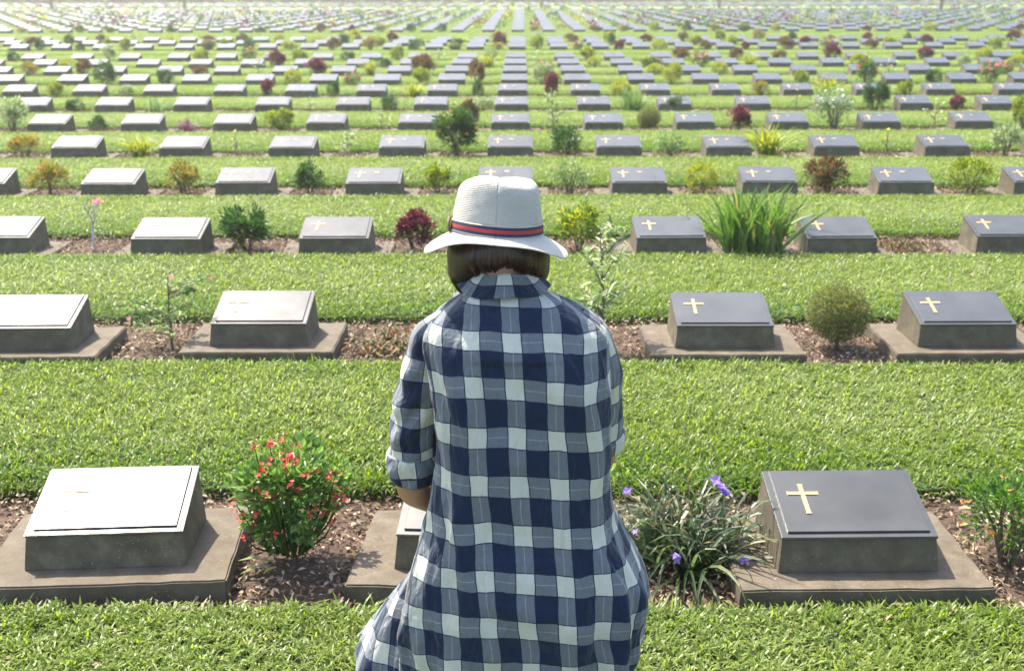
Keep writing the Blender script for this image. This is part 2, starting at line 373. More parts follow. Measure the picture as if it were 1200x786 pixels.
# ------------------------------------------------------------------ ground
def sheet(name, x0, x1, y0, y1, z, mat, kind='structure'):
    me = mesh_np(name, [(x0, y0, z), (x1, y0, z), (x1, y1, z), (x0, y1, z)], [0, 1, 2, 3], [4], [mat])
    return tag(obj_from(name, me), kind=kind)
tag(sheet('ground', -1500, 1500, -300, 2500, 0.0, M['soil']), 'bare brown soil of the planting beds between the lawn strips')
ALLR = [3.163 - 2.25] + ROWS + FAR_ROWS + LAST_ROWS
def lawn():
    """Turf slabs standing a few centimetres above the soil of the beds"""
    strips = []
    edges = [-6.0]
    beds = [(r - (0.135 if i < 3 else 0.055), r + (0.665 if i < 3 else 0.60 if i == 3 else 0.50)) for i, r in enumerate(ALLR)]
    y = -8.0
    for a, b in beds:
        strips.append((y, a)); y = b
    strips.append((y, 2400.0))
    parts = []
    for k, (a, b) in enumerate(strips):
        W = 1400 if b > 2000 else max(14, 0.75 * b + 8); mi = 0 if b < 84 else 1
        zt = 0.034 if mi == 0 else 0.05
        nx = int(W * 2 / 0.09) if b < 12 else 2
        xs = np.linspace(-W, W, nx)
        ja = np.array([noise.noise((x * 5, k * 7.0, 0)) * 0.022 for x in xs]); jb = np.array([noise.noise((x * 5, k * 7.0 + 3, 0)) * 0.022 for x in xs])
        V = np.concatenate([np.stack([xs, a + ja, np.zeros(nx)], 1), np.stack([xs, a + 0.015 + ja, np.full(nx, zt)], 1),
                            np.stack([xs, b - 0.015 + jb, np.full(nx, zt)], 1), np.stack([xs, b + jb, np.zeros(nx)], 1)])
        L = []; s = []
        for i in range(nx - 1):
            for r in range(3):
                L += [r * nx + i, r * nx + i + 1, (r + 1) * nx + i + 1, (r + 1) * nx + i]; s.append(4)
        parts.append((V, np.array(L), np.array(s), mi))
    V, L, s, mi = merge(parts)
    return tag(obj_from('lawn', mesh_np('lawn', V, L, s, [M['turf'], M['fargrass']], mi)), 'strips of mown lawn between the rows of graves', kind='structure'), strips
lawn_o, STRIPS = lawn()

def scatter_tree(name, seed):
    """Geometry nodes: the loose vertices (attribute pt) carry copies of the rest of the same mesh"""
    g = bpy.data.node_groups.new(name, 'GeometryNodeTree')
    g.interface.new_socket('Geometry', in_out='INPUT', socket_type='NodeSocketGeometry')
    g.interface.new_socket('Geometry', in_out='OUTPUT', socket_type='NodeSocketGeometry')
    n = g.nodes; l = g.links
    i = n.new('NodeGroupInput'); o = n.new('NodeGroupOutput')
    at = n.new('GeometryNodeInputNamedAttribute'); at.data_type = 'FLOAT'; at.inputs['Name'].default_value = 'pt'
    cmp = n.new('FunctionNodeCompare'); cmp.data_type = 'FLOAT'; cmp.operation = 'GREATER_THAN'; cmp.inputs[1].default_value = 0.5
    sep = n.new('GeometryNodeSeparateGeometry'); sep.domain = 'POINT'
    l.new(at.outputs[0], cmp.inputs[0]); l.new(i.outputs[0], sep.inputs[0]); l.new(cmp.outputs[0], sep.inputs['Selection'])
    iop = n.new('GeometryNodeInstanceOnPoints')
    l.new(sep.outputs[0], iop.inputs['Points']); l.new(sep.outputs[1], iop.inputs['Instance'])
    sc = n.new('GeometryNodeInputNamedAttribute'); sc.data_type = 'FLOAT_VECTOR'; sc.inputs['Name'].default_value = 'sc'
    l.new(sc.outputs[0], iop.inputs['Scale'])
    l.new(iop.outputs[0], o.inputs[0])
    return g
def self_instanced(name, V, L, s, mats, pts, scs, seed, mi=None):
    """pts: placement points; scs: scale per point (negative mirrors)"""
    n0 = len(V); V2 = np.concatenate([V, np.asarray(pts)])
    me = mesh_np(name, V2, L, s, mats, mi)
    a = me.attributes.new('pt', 'FLOAT', 'POINT'); v = np.zeros(len(V2), np.float32); v[n0:] = 1; a.data.foreach_set('value', v)
    a = me.attributes.new('sc', 'FLOAT_VECTOR', 'POINT'); v = np.ones((len(V2), 3), np.float32); v[n0:] = scs; a.data.foreach_set('vector', v.ravel())
    o = obj_from(name, me)
    md = o.modifiers.new('scatter', 'NODES'); md.node_group = scatter_tree(name + '_scatter', seed)
    return o

def grass():
    W, D = 3.33, 1.45
    n = 98000
    x = rng.uniform(-W / 2, W / 2, n); y = rng.uniform(-D / 2, D / 2, n)
    # tufts: pull half of the blades towards tuft centres
    nt = 3400; tx = rng.uniform(-W / 2, W / 2, nt); ty = rng.uniform(-D / 2, D / 2, nt)
    k = rng.integers(0, nt, n); pull = rng.random(n) < 0.6
    x = np.where(pull, tx[k] + rng.normal(0, 0.014, n), x); y = np.where(pull, np.clip(ty[k] + rng.normal(0, 0.014, n), -D / 2, D / 2), y)
    az = rng.uniform(0, 2 * np.pi, n); tuft_az = rng.uniform(0, 2 * np.pi, nt)
    az = np.where(pull & (rng.random(n) < 0.5), tuft_az[k] + rng.normal(0, 0.7, n), az)
    el = np.radians(rng.uniform(8, 62, n))
    Dv = np.stack([np.cos(az) * np.cos(el), np.sin(az) * np.cos(el), np.sin(el)], 1)
    # blades at both edges hang outwards over the soil
    e = D / 2 - np.abs(y); edge = np.clip(1 - e / 0.05, 0, 1)
    Dv[:, 1] += np.sign(y) * edge * 0.7; Dv[:, 2] -= edge * 0.35 * rng.random(n)
    Lg = rng.uniform(0.026, 0.064, n) * (1 + 0.25 * (rng.random(n) < 0.08))
    Wd = rng.uniform(0.0032, 0.0078, n)
    z = 0.026 + rng.random(n) * 0.016 - edge * rng.random(n) * 0.03
    V, L, s = blades(np.stack([x, y, z], 1), Dv, Lg, Wd, rng.uniform(0.1, 0.75, n))
    k = 110                                                       # fallen leaves caught on top of the turf
    az = rng.uniform(0, 6.28, k); P = np.stack([rng.uniform(-W / 2, W / 2, k), rng.uniform(-D / 2, D / 2, k), rng.uniform(.045, .058, k)], 1)
    Lk = rng.uniform(.012, .034, k)
    V2, L2, s2 = ovals(P, np.stack([np.cos(az), np.sin(az), rng.normal(0, .25, k)], 1), nrm(np.stack([rng.normal(0, .3, k), rng.normal(0, .3, k), np.ones(k)], 1)), Lk, Lk * rng.uniform(.3, .6, k))
    V, L, s, mi = merge([(V, L, s, 0), (V2, L2, s2, 1)])
    pts = []; scs = []
    for (a, b) in STRIPS:
        if b < 0.5 or a > 84: continue
        b2 = min(b, 86); a2 = max(a, -1.5)
        if b2 - a2 < 0.2: continue
        m = max(1, round((b2 - a2) / D)); d = (b2 - a2) / m
        for j in range(m):
            yc = a2 + d * (j + 0.5); half = 0.52 * yc + 4.5
            nx = int(math.ceil(half / W)); off = random.uniform(-0.5, 0.5) * W * (1 if yc > 4 else 0.3)
            for i in range(-nx, nx + 1):
                pts.append((i * W + off, yc, random.uniform(-0.002, 0.003)))
                scs.append((random.choice((-1, 1)) * 1.004, random.choice((-1, 1)) * d / D, 1.0 + random.uniform(-0.12, 0.12)))
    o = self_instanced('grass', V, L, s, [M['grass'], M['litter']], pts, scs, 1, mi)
    return tag(o, 'broad bladed green turf grass covering the lawn strips', 'grass', kind='stuff')
grass()

def litter():
    W, D = 3.33, 0.84
    n = 10500
    P = np.stack([rng.uniform(-W / 2, W / 2, n), rng.uniform(-D / 2, D / 2, n), rng.uniform(0.003, 0.028, n)], 1)
    az = rng.uniform(0, 2 * np.pi, n); el = np.radians(rng.normal(0, 22, n))
    Dv = np.stack([np.cos(az) * np.cos(el), np.sin(az) * np.cos(el), np.sin(el)], 1)
    N = nrm(np.stack([rng.normal(0, 0.45, n), rng.normal(0, 0.45, n), np.ones(n)], 1))
    Lg = rng.uniform(0.010, 0.034, n)
    V, L, s = ovals(P, Dv, N, Lg, Lg * rng.uniform(0.25, 0.6, n))
    pts = []; scs = []
    for r in [ROWS[0] - 2.25] + ROWS + FAR_ROWS[:3]:
        yc = r + 0.265; half = 0.52 * yc + 4; nx = int(math.ceil(half / W)); off = random.uniform(-.5, .5)
        for i in range(-nx, nx + 1):
            pts.append((i * W + off, yc, 0)); scs.append((random.choice((-1, 1)), random.choice((-1, 1)), 1))
    o = self_instanced('leaf_litter', V, L, s, [M['litter']], pts, scs, 2)
    return tag(o, 'dry brown leaf litter lying on the soil of the grave beds', 'leaf litter', kind='stuff')
litter()

# ------------------------------------------------------------------ gravestones
def slope_pt(x, t, h=0.0):
    """Point on the sloping top: t 0 front .. 1 back, h off the surface"""
    y0, z0, y1, z1 = -0.145, 0.17, 0.15, 0.252
    dy, dz = y1 - y0, z1 - z0; l = math.hypot(dy, dz)
    return (x, y0 + dy * t - dz / l * h, z0 + dz * t + dy / l * h)
def rect_plate(x0, x1, t0, t1, h0, h1):
    return frustum_bm([slope_pt(x0, t0, h0), slope_pt(x1, t0, h0), slope_pt(x1, t1, h0), slope_pt(x0, t1, h0)],
                      [slope_pt(x0, t0, h1), slope_pt(x1, t0, h1), slope_pt(x1, t1, h1), slope_pt(x0, t1, h1)])
def rough_box(bm, amp):
    for v in bm.verts: v.co += Vector([noise.noise(v.co * 11 + Vector((k * 9, 3, 1))) * amp for k in range(3)])
def make_grave():
    root = empty('gravestone')
    w = 0.3675
    bm = frustum_bm([(-w, -0.263, 0), (w, -0.263, 0), (w, 0.257, 0), (-w, 0.257, 0)], [(-w + .003, -0.260, 0.07), (w - .003, -0.260, 0.07), (w - .003, 0.254, 0.07), (-w + .003, 0.254, 0.07)])
    bmesh.ops.bevel(bm, geom=bm.edges[:], offset=0.005, segments=2, affect='EDGES')
    bmesh.ops.subdivide_edges(bm, edges=[e for e in bm.edges if e.calc_length() > 0.3], cuts=14, use_grid_fill=True)
    rough_box(bm, 0.004)
    bm_obj('base_slab', bm, M['slab'], root)
    bm = frustum_bm([(-.236, -.16, .0705), (.236, -.16, .0705), (.236, .165, .0705), (-.236, .165, .0705)],
                    [slope_pt(-.226, 0), slope_pt(.226, 0), slope_pt(.226, 1), slope_pt(-.226, 1)])
    bm_obj('plinth', bm, M['plinth'], root, bevel=0.003)
    # cap: a thin frame plate with a raised inner plate
    bm = rect_plate(-.229, .229, -0.012, 1.01, 0.0008, 0.010)
    bmesh.ops.bevel(bm, geom=bm.edges[:], offset=0.002, segments=2, affect='EDGES')
    b2 = rect_plate(-.207, .209, 0.055, 0.985, 0.0105, 0.0165)
    bmesh.ops.bevel(b2, geom=b2.edges[:], offset=0.0012, segments=1, affect='EDGES')
    me2 = bpy.data.meshes.new('t'); b2.to_mesh(me2); b2.free(); bm.from_mesh(me2); bpy.data.meshes.remove(me2)
    pq = bm_obj('plaque', bm, M['plaque'], root)
    # latin cross with slightly flared ends
    cx, tb, tt, arm = -0.128, 0.31, 0.755, 0.615
    hw = 0.0062; a = 0.0022
    def tl(m): return m / 0.306
    out = [(cx - hw - a, tb), (cx + hw + a, tb), (cx + hw, tb + tl(.012)), (cx + hw, arm - tl(hw)), (cx + .043, arm - tl(hw)), (cx + .047, arm - tl(hw + a)),
           (cx + .047, arm + tl(hw + a)), (cx + .043, arm + tl(hw)), (cx + hw, arm + tl(hw)), (cx + hw, tt - tl(.008)), (cx + hw + a, tt), (cx - hw - a, tt), (cx - hw, tt - tl(.008)),
           (cx - hw, arm + tl(hw)), (cx - .043, arm + tl(hw)), (cx - .047, arm + tl(hw + a)), (cx - .047, arm - tl(hw + a)), (cx - .043, arm - tl(hw)), (cx - hw, arm - tl(hw)), (cx - hw, tb + tl(.012))]
    bm = bmesh.new()
    lo = [bm.verts.new(slope_pt(x, t, 0.0168)) for x, t in out]; hi = [bm.verts.new(slope_pt(x, t, 0.0195)) for x, t in out]
    bm.faces.new(hi); bm.faces.new(lo[::-1])
    for i in range(len(out)): j = (i + 1) % len(out); bm.faces.new((lo[i], lo[j], hi[j], hi[i]))
    bm_obj('cross', bm, M['gold'], pq)
    return root
def add_badge(root):
    pq = [c for c in root.children if c.name.startswith('plaque')][0]
    bm = bmesh.new(); n = 14; pts = []
    for i in range(n):
        a = 2 * math.pi * i / n; r = 1 if i % 2 else 0.72
        pts.append((0.012 + 0.030 * r * math.cos(a), 0.66 + 0.055 * r * math.sin(a)))
    lo = [bm.verts.new(slope_pt(x, t, 0.0168)) for x, t in pts]; hi = [bm.verts.new(slope_pt(x, t, 0.0190)) for x, t in pts]
    bm.faces.new(hi)
    for i in range(n): j = (i + 1) % n; bm.faces.new((lo[i], lo[j], hi[j], hi[i]))
    bm_obj('badge', bm, M['badge'], pq)
def small_grave_mesh():
    """All parts of a gravestone in one low mesh, for graves only a few pixels wide"""
    parts = []
    def add(bm, k):
        bm.verts.ensure_lookup_table(); bm.verts.index_update()
        V = np.array([v.co[:] for v in bm.verts]); L = np.concatenate([[v.index for v in f.verts] for f in bm.faces]); s = np.array([len(f.verts) for f in bm.faces])
        parts.append((V, L, s, k)); bm.free()
    w = 0.3675
    add(frustum_bm([(-w, -.263, 0), (w, -.263, 0), (w, .257, 0), (-w, .257, 0)], [(-w, -.263, .07), (w, -.263, .07), (w, .257, .07), (-w, .257, .07)]), 0)
    add(frustum_bm([(-.236, -.16, .0705), (.236, -.16, .0705), (.236, .165, .0705), (-.236, .165, .0705)], [slope_pt(-.226, 0), slope_pt(.226, 0), slope_pt(.226, 1), slope_pt(-.226, 1)]), 1)
    add(rect_plate(-.229, .229, -0.01, 1.01, 0.001, 0.012), 2)
    return merge(parts)
SMALL = small_grave_mesh()
proto = make_grave(); badge_proto = copy_tree(proto); add_badge(badge_proto)
small_me = mesh_np('gravestone', SMALL[0], SMALL[1], SMALL[2], [M['slab'], M['plinth'], M['plaque']], SMALL[3])
n_ind = 0; first_used = {'p': False, 'b': False}
GRAVES_X = {}
far_pts = []
def tone(ix):
    return 'glare-whitened' if ix < 330 else ('pale grey' if ix < 520 else ('slate grey' if ix < 800 else 'dark slate'))
all_rows = ROWS + FAR_ROWS[:1]
for r, gy in enumerate(all_rows, 1):
    yc = gy + STONE_DY
    ks = range(-90, 91)
    vis = []
    for k in ks:
        x = X0 + S * k
        a = img_x(x + 0.22, yc - 0.1); b = img_x(x - 0.22, yc - 0.1)
        if a > 2 and b < 1198: vis.append(k)
    for k in range(vis[0] - 1, vis[-1] + 2):
        x = X0 + S * k
        inview = k in vis
        if n_ind >= 300 or (not inview and r > 8):
            far_pts.append((x, yc)); continue
        if r > 8: n_ind += 0
        n_ind += 1 if inview else 0
        jit = random.gauss(0, 1.1)
        if r == 1 and k == -1: jit = 4.2
        px, py = x + random.gauss(0, 0.010), yc + random.gauss(0, 0.018)
        if r == 1: px = x; py = yc + (0.02 if k == -1 else 0)
        if r <= 8:
            key = 'p' if r <= 3 else 'b'; src = proto if r <= 3 else badge_proto
            if not first_used[key]: o = src; first_used[key] = True
            else: o = copy_tree(src)
        else:
            o = bpy.data.objects.new('gravestone', small_me); COL.objects.link(o)
        o.name = 'gravestone'
        o.location = (px, py, 0 if r < 3 else -0.046); o.rotation_euler = (0, 0, rad(jit))
        GRAVES_X[(r, k)] = (px, py)
        if inview:
            i = vis.index(k) + 1; ix = img_x(x, yc)
            if r == 1:
                lab = {-1: 'large white-glaring gravestone in the nearest row, left of the red-flowered bush, set askew',
                       0: 'gravestone in the nearest row mostly hidden behind the kneeling person',
                       1: 'large dark slate gravestone with bright gold cross, nearest row, right of the purple-flowered plant'}.get(k, 'gravestone at the very edge of the nearest row')
            elif r == 2 and k == 0: lab = 'gravestone in second row hidden behind hat and shoulders of the kneeling person'
            else: lab = f"{tone(ix)} gravestone, {ordinal(i)} from left in the {ordinal(r)} row from the front"
        else:
            lab = f"gravestone just beyond the {'left' if k < vis[0] else 'right'} edge in the {ordinal(r)} row"
        tag(o, lab, 'gravestone', f'gravestones of the {ordinal(r)} row')
    # the rest of the row out of the frame, both sides
    if r > 8:
        for k in list(range(vis[0] - 3, vis[0] - 1)) + list(range(vis[-1] + 2, vis[-1] + 4)): far_pts.append((X0 + S * k, yc))
for gy in FAR_ROWS[1:] + LAST_ROWS:
    half = 0.46 * gy + 3; nk = int(half / S)
    for k in range(-nk, nk + 1):
        if random.random() < 0.02: continue
        far_pts.append((X0 + S * k + random.gauss(0, .008), gy + STONE_DY + random.gauss(0, .015)))
V, L, s, mi = SMALL
n = len(far_pts); nv = len(V)
off = np.array([(x, y, -0.046) for x, y in far_pts])
VV = (V[None] + off[:, None]).reshape(-1, 3); LL = (L[None] + (np.arange(n) * nv)[:, None]).ravel()
tag(obj_from('distant_gravestones', mesh_np('distant_gravestones', VV, LL, np.tile(s, n), [M['slab'], M['plinth'], M['plaque']], np.tile(mi, n))),
    'hundreds of tiny grey gravestones in converging rows at the far end', 'gravestones', 'distant gravestones', 'stuff')

# ------------------------------------------------------------------ plants
def rdir(n, zmin=-1):
    v = rng.normal(0, 1, (n * 3, 3)); v = nrm(v); v = v[v[:, 2] > zmin][:n]
    while len(v) < n: v = np.concatenate([v, v])[:n]
    return v
def part_obj(name, geo, mat, parent):
    V, L, s = geo; return obj_from(name, mesh_np(name, V, L, s, [mat]), parent)
def cat_geo(gs):
    V, L, s, _ = merge([(g[0], g[1], g[2], 0) for g in gs]); return V, L, s
def stems(H, R, n, rad0=0.006, seed_spread=0.3, curve=0.3):
    gs = []; tips = []
    for i in range(n):
        a = random.uniform(0, 2 * math.pi); rr = R * random.uniform(0.35, 0.95); h = H * random.uniform(0.7, 0.95)
        p0 = np.array([math.cos(a), math.sin(a), 0]) * 0.02 * seed_spread * 3; p2 = np.array([math.cos(a) * rr, math.sin(a) * rr, h]); p1 = (p0 + p2) / 2 + np.array([-math.cos(a) * rr * .15, -math.sin(a) * rr * .15, h * 0.08]) + np.array([random.gauss(0, .01) for _ in range(3)])
        path = [p0, p1, p2]; gs.append(tube(path, [rad0, rad0 * .75, rad0 * .4], 5)); tips.append(p2)
    return cat_geo(gs), tips
def crown_leaves(H, R, n, L, W, clumps=16, ball=False, shape=1.0, zlow=0.12):
    """Leaf positions in clumps over an uneven crown volume"""
    c = rdir(clumps, -0.55)
    rad_ = rng.uniform(0.55, 0.9, clumps)[:, None]
    if ball: c = rdir(clumps, -0.9); rad_ = rng.uniform(0.75, 0.85, clumps)[:, None]
    ctr = c * rad_ * np.array([R, R, H * (0.5 - zlow / 2)]) + np.array([0, 0, H * (0.5 + zlow / 2)])
    # narrower towards the foot
    f = np.clip(0.55 + 0.6 * ctr[:, 2:3] / H, 0, 1) if not ball else 1
    ctr[:, :2] *= f
    k = rng.integers(0, clumps, n)
    d = rdir(n); rr = rng.random(n) ** 0.5
    cr = min(R, H) * (0.36 if not ball else 0.28) * rng.uniform(0.7, 1.2, clumps)
    P = ctr[k] + d * (rr * cr[k])[:, None]
    P[:, 2] = np.maximum(P[:, 2], 0.015)
    cen = np.array([0, 0, H * 0.4]); Dv = nrm(nrm(P - cen) + d * 0.8 + rng.normal(0, 0.35, (n, 3)) + np.array([0, 0, 0.25]))
    N = nrm(rng.normal(0, 0.5, (n, 3)) + np.array([0, 0, 1.0]) + 0.5 * nrm(P - cen))
    return P, Dv, N
def flower_geo(P, size, petals=5, up=None):
    gs = []
    n = len(P); nn = nrm(rng.normal(0, 0.5, (n, 3)) + np.array([0, -0.25, 0.9]))
    a = nrm(np.cross(nn, np.array([1.0, 0.2, 0.1]))); b = np.cross(nn, a)
    for i in range(petals):
        th = 2 * math.pi * i / petals + rng.uniform(-.2, .2, n)
        D = a * np.cos(th)[:, None] + b * np.sin(th)[:, None] + nn * 0.35
        gs.append(ovals(P, D, nn, size * rng.uniform(.8, 1.15, n), size * 0.75))
    return cat_geo(gs)
def add_flowers(root, pts, mat, size, petals=5):
    for p in pts:
        p = np.asarray(p, float); k = p.reshape(-1, 3); c = k.mean(0)
        V, L, s = flower_geo(k - c, size, petals); o = obj_from('flower', mesh_np('flower', V, L, s, [mat]), root); o.location = c
def bush(H, R, mat, n=900, L=0.03, W=0.4, clumps=18, flowers=None, nstem=6, ball=False, zlow=0.1):
    root = empty('bush')
    n = int(n * 1.45)
    P, D, N = crown_leaves(H, R, n, L, W, int(clumps * 1.3), ball, zlow=zlow)
    Lg = L * rng.uniform(0.6, 1.2, n)
    part_obj('foliage', ovals(P, D, N, Lg, Lg * W), M[mat], root)
    g, tips = stems(H * 0.85, R * 0.8, nstem); part_obj('stems', g, M['bark'], root)
    if flowers:
        fm, nf, fs = flowers
        d = rdir(nf * 2, 0.0)[:nf]; fp = d * np.array([R, R, H * .5]) * rng.uniform(.8, 1.02, nf)[:, None] + np.array([0, 0, H * .52])
        add_flowers(root, fp, M[fm], fs)
    return root
def strap_clump(H, R, mat, n=60, W=0.02, flowers=None, droop=0.5, lean=(20, 75), spread=0.12):
    root = empty('strap_plant')
    # long leaves built in 6 segments, bending over
    seg = 6; gs = []
    base_r = R * spread
    for i in range(n):
        a = random.uniform(0, 2 * math.pi); el = rad(random.uniform(*lean)); Lg = random.uniform(.65, 1.05) * H / max(0.45, math.sin(el) * .92)
        Lg = min(Lg, max(H, R) * 1.25)
        br = random.random() ** .5 * base_r; aa = random.uniform(0, 6.28)
        p = np.array([math.cos(aa) * br, math.sin(aa) * br, 0.01]); pts = [p.copy()]; e = el + 0.15; bend = droop * random.uniform(.4, 1.4)
        for j in range(seg):
            d = np.array([math.cos(a) * math.cos(e), math.sin(a) * math.cos(e), math.sin(e)]); p = p + d * Lg / seg; p[2] = max(p[2], 0.012); pts.append(p.copy()); e -= bend * (0.1 + 0.13 * j); a += random.gauss(0, .05)
        pts = np.array(pts); side = np.array([-math.sin(a), math.cos(a), 0]); tw = random.uniform(-.6, .6); side = side * math.cos(tw) + np.array([0, 0, 1]) * math.sin(tw)
        w = W * random.uniform(.7, 1.15) * np.array([.7, 1, 1, .9, .7, .4, .03])
        cr = np.array([0, 0, 1.0]) * 0.12
        V = np.concatenate([pts - side * w[:, None] / 2, pts - cr * w[:, None], pts + side * w[:, None] / 2]); m = seg + 1
        L = []; s = []
        for q in range(2):
            for j in range(seg): L += [q * m + j, (q + 1) * m + j, (q + 1) * m + j + 1, q * m + j + 1]; s.append(4)
        gs.append((V, np.array(L), np.array(s)))
    part_obj('leaves', cat_geo(gs), M[mat], root)
    if flowers:
        fm, fpts, fs = flowers; add_flowers(root, fpts, M[fm], fs)
    return root
def sapling(H, R, mat, n=90, L=0.045, W=0.28, flowers=None, bark='bark', nb=6, trunk=0.006, start=0.35):
    root = empty('sapling')
    gs = [tube([(0, 0, 0), (random.gauss(0, .01), 0.005, H * .5), (random.gauss(0, .015), 0, H)], [trunk, trunk * .7, trunk * .3], 6)]; tips = [np.array([0, 0, H])]; segs = [((0, 0, H * start), (0, 0, H))]
    for i in range(nb):
        z0 = H * random.uniform(start * .6, .8); a = i * 2.4 + random.uniform(-.4, .4); rr = R * random.uniform(.6, 1); z1 = min(H, z0 + H * random.uniform(.1, .3))
        p1 = (math.cos(a) * rr, math.sin(a) * rr, z1); gs.append(tube([(0, 0, z0), (p1[0] * .5, p1[1] * .5, z0 + (z1 - z0) * .65), p1], [trunk * .55, trunk * .4, trunk * .2], 5)); segs.append(((0, 0, z0), p1)); tips.append(np.array(p1))
    part_obj('stem', cat_geo(gs), M[bark], root)
    k = rng.integers(0, len(segs), n); t = rng.uniform(.35, 1.0, n)
    A = np.array([s_[0] for s_ in segs]); B = np.array([s_[1] for s_ in segs]); P = A[k] * (1 - t[:, None]) + B[k] * t[:, None]
    az = rng.uniform(0, 2 * np.pi, n); el = np.radians(rng.uniform(-25, 60, n)); D = np.stack([np.cos(az) * np.cos(el), np.sin(az) * np.cos(el), np.sin(el)], 1)
    N = nrm(rng.normal(0, .3, (n, 3)) + np.array([0, 0, 1.0])); Lg = L * rng.uniform(.6, 1.2, n)
    part_obj('foliage', ovals(P, D, N, Lg, Lg * W), M[mat], root)
    if flowers:
        fm, nf, fs = flowers; tp = np.array([tips[i % len(tips)] + np.array([random.gauss(0, .012) for _ in range(3)]) for i in range(nf)]); add_flowers(root, tp, M[fm], fs)
    return root
def ruellia():
    root = strap_clump(.23, .28, 'leaf_greystrap', n=240, W=.0125, droop=.8, lean=(5, 75), spread=.55)
    # leafy stalks crossing each other
    n = 34; P = []; D = []; gs = []
    for i in range(n):
        a = random.uniform(0, 6.28); e = rad(random.uniform(15, 85)); l = random.uniform(.14, .30); b = np.array([random.gauss(0, .06), random.gauss(0, .05), 0.0]); d = np.array([math.cos(a) * math.cos(e), math.sin(a) * math.cos(e), math.sin(e)])
        tip = b + d * l - np.array([0, 0, .15 * l]); mid = b + d * l * .5; tip[2] = max(tip[2], .02); gs.append(tube([b, mid, tip], [.003, .0025, .0015], 5))
        for j in range(13):
            t = random.uniform(.25, 1); q = (b * (1 - t) ** 2 + 2 * mid * t * (1 - t) + tip * t * t); v = rng.normal(0, .8, 3) + d * .9; P.append(q); D.append(v / np.linalg.norm(v))
    P = np.array(P); D = np.array(D); k = len(P); part_obj('stalks', cat_geo(gs), M['leaf_brown'], root)
    part_obj('side_leaves', blades(P, D, rng.uniform(.04, .10, k), rng.uniform(.006, .011, k), rng.uniform(.1, .8, k)), M['leaf_greystrap'], root)
    k = 160; P = np.stack([rng.normal(0, .10, k), rng.normal(0, .08, k), rng.uniform(.02, .20, k)], 1)
    part_obj('dry_leaves', ovals(P, rdir(k), rdir(k, 0), rng.uniform(.012, .035, k), rng.uniform(.005, .012, k)), M['leaf_brown'], root)
    for pts, sz in (([(.085, -.02, .285), (.095, -.03, .272), (.105, -.045, .258), (.112, -.05, .250), (.10, -.04, .262)], .024), ([(-.045, -.16, .10), (-.042, -.165, .095)], .018), ([(.155, -.15, .085), (.158, -.155, .08)], .018), ([(-.185, -.06, .265), (-.187, -.06, .258)], .017), ([(-.165, -.13, .165), (-.166, -.132, .16)], .014)):
        add_flowers(root, [np.array(pts)], M['petal_purple'], sz)
    return root
def thorn_bush():
    root = empty('flowering_bush')
    H, R = 0.36, 0.15
    P, D, N = crown_leaves(H, R, 2300, .03, .5, 30, zlow=.02); P *= (1 + .10 * np.array([noise.noise(Vector(p) * 14) for p in P]))[:, None] * np.where(P[:, 2:3] > .2, 1.08, .92) * [1, 1, 1]
    P[:, 0] *= 1.0 + 0.15 * (P[:, 2:3].ravel() / H)
    Lg = 0.030 * rng.uniform(.5, 1.3, len(P)); part_obj('foliage', ovals(P, D, N, Lg, Lg * .58), M['leaf_bushy'], root)
    gs = []; heads = []
    for i in range(66):
        a = random.uniform(0, 6.28); rr = 0.17 * math.sqrt(random.random()); h = random.uniform(.24, .42) - rr * .4 if i > 16 else random.uniform(.1, .28)
        if i <= 16: rr = random.uniform(.12, .165)
        p = np.array([math.cos(a) * rr, math.sin(a) * rr, h]); heads.append(p); gs.append(tube([(p[0] * .3, p[1] * .3, .04), (p[0] * .75, p[1] * .75, h * .6), p], [.004, .003, .0016], 5))
    part_obj('stems', cat_geo(gs), M['leaf_green'], root)
    add_flowers(root, [h + rng.normal(0, .008, (4, 3)) for h in heads], M['petal_red'], .0095, 4)
    # two pale long leaves at the foot
    V, L, s = blades(np.array([[-.06, -.05, .03], [-.06, -.06, .02], [-.04, -.07, .02], [-.05, -.04, .05]]), np.array([[-1, -.3, .35], [-1, -.6, .15], [-.5, -1, .3], [-.7, .2, .5]]), np.array([.12, .11, .07, .08]), .018, .3)
    part_obj('basal_leaves', (V, L, s), M['leaf_yellowgreen'], root)
    return root
def frangipani(H, R):
    root = empty('flowering_tree'); gs = []; tips = []
    def br(p, d, l, r, depth):
        q = p + d * l; m_ = (p + q) / 2 + rng.normal(0, .006, 3); gs.append(tube([p, m_, q], [r, r * .85, r * .7], 7))
        if depth == 0: tips.append(q); return
        for i in range(2 + (depth == 2)):
            a = i * 2.4 + random.random() * 2; dd = d + np.array([math.cos(a) * .75, math.sin(a) * .4, random.uniform(.0, .3)]); br(q, dd / np.linalg.norm(dd), l * .62, r * .68, depth - 1)
    br(np.zeros(3), np.array([-.08, 0, 1.0]), H * .48, .012, 2)
    part_obj('stem', cat_geo(gs), M['palebark'], root)
    fp = np.array([tips[i % len(tips)] + rng.normal(0, .012, 3) for i in range(14) if (i % len(tips)) < 4]); add_flowers(root, fp, M['petal_pink'], .02)
    tp = np.array([tips[i % len(tips)] for i in range(18)]); D = rdir(18, 0); part_obj('foliage', ovals(tp, D, nrm(rng.normal(0, .3, (18, 3)) + [0, 0, 1]), np.full(18, .04), np.full(18, .013)), M['leaf_pale'], root)
    return root
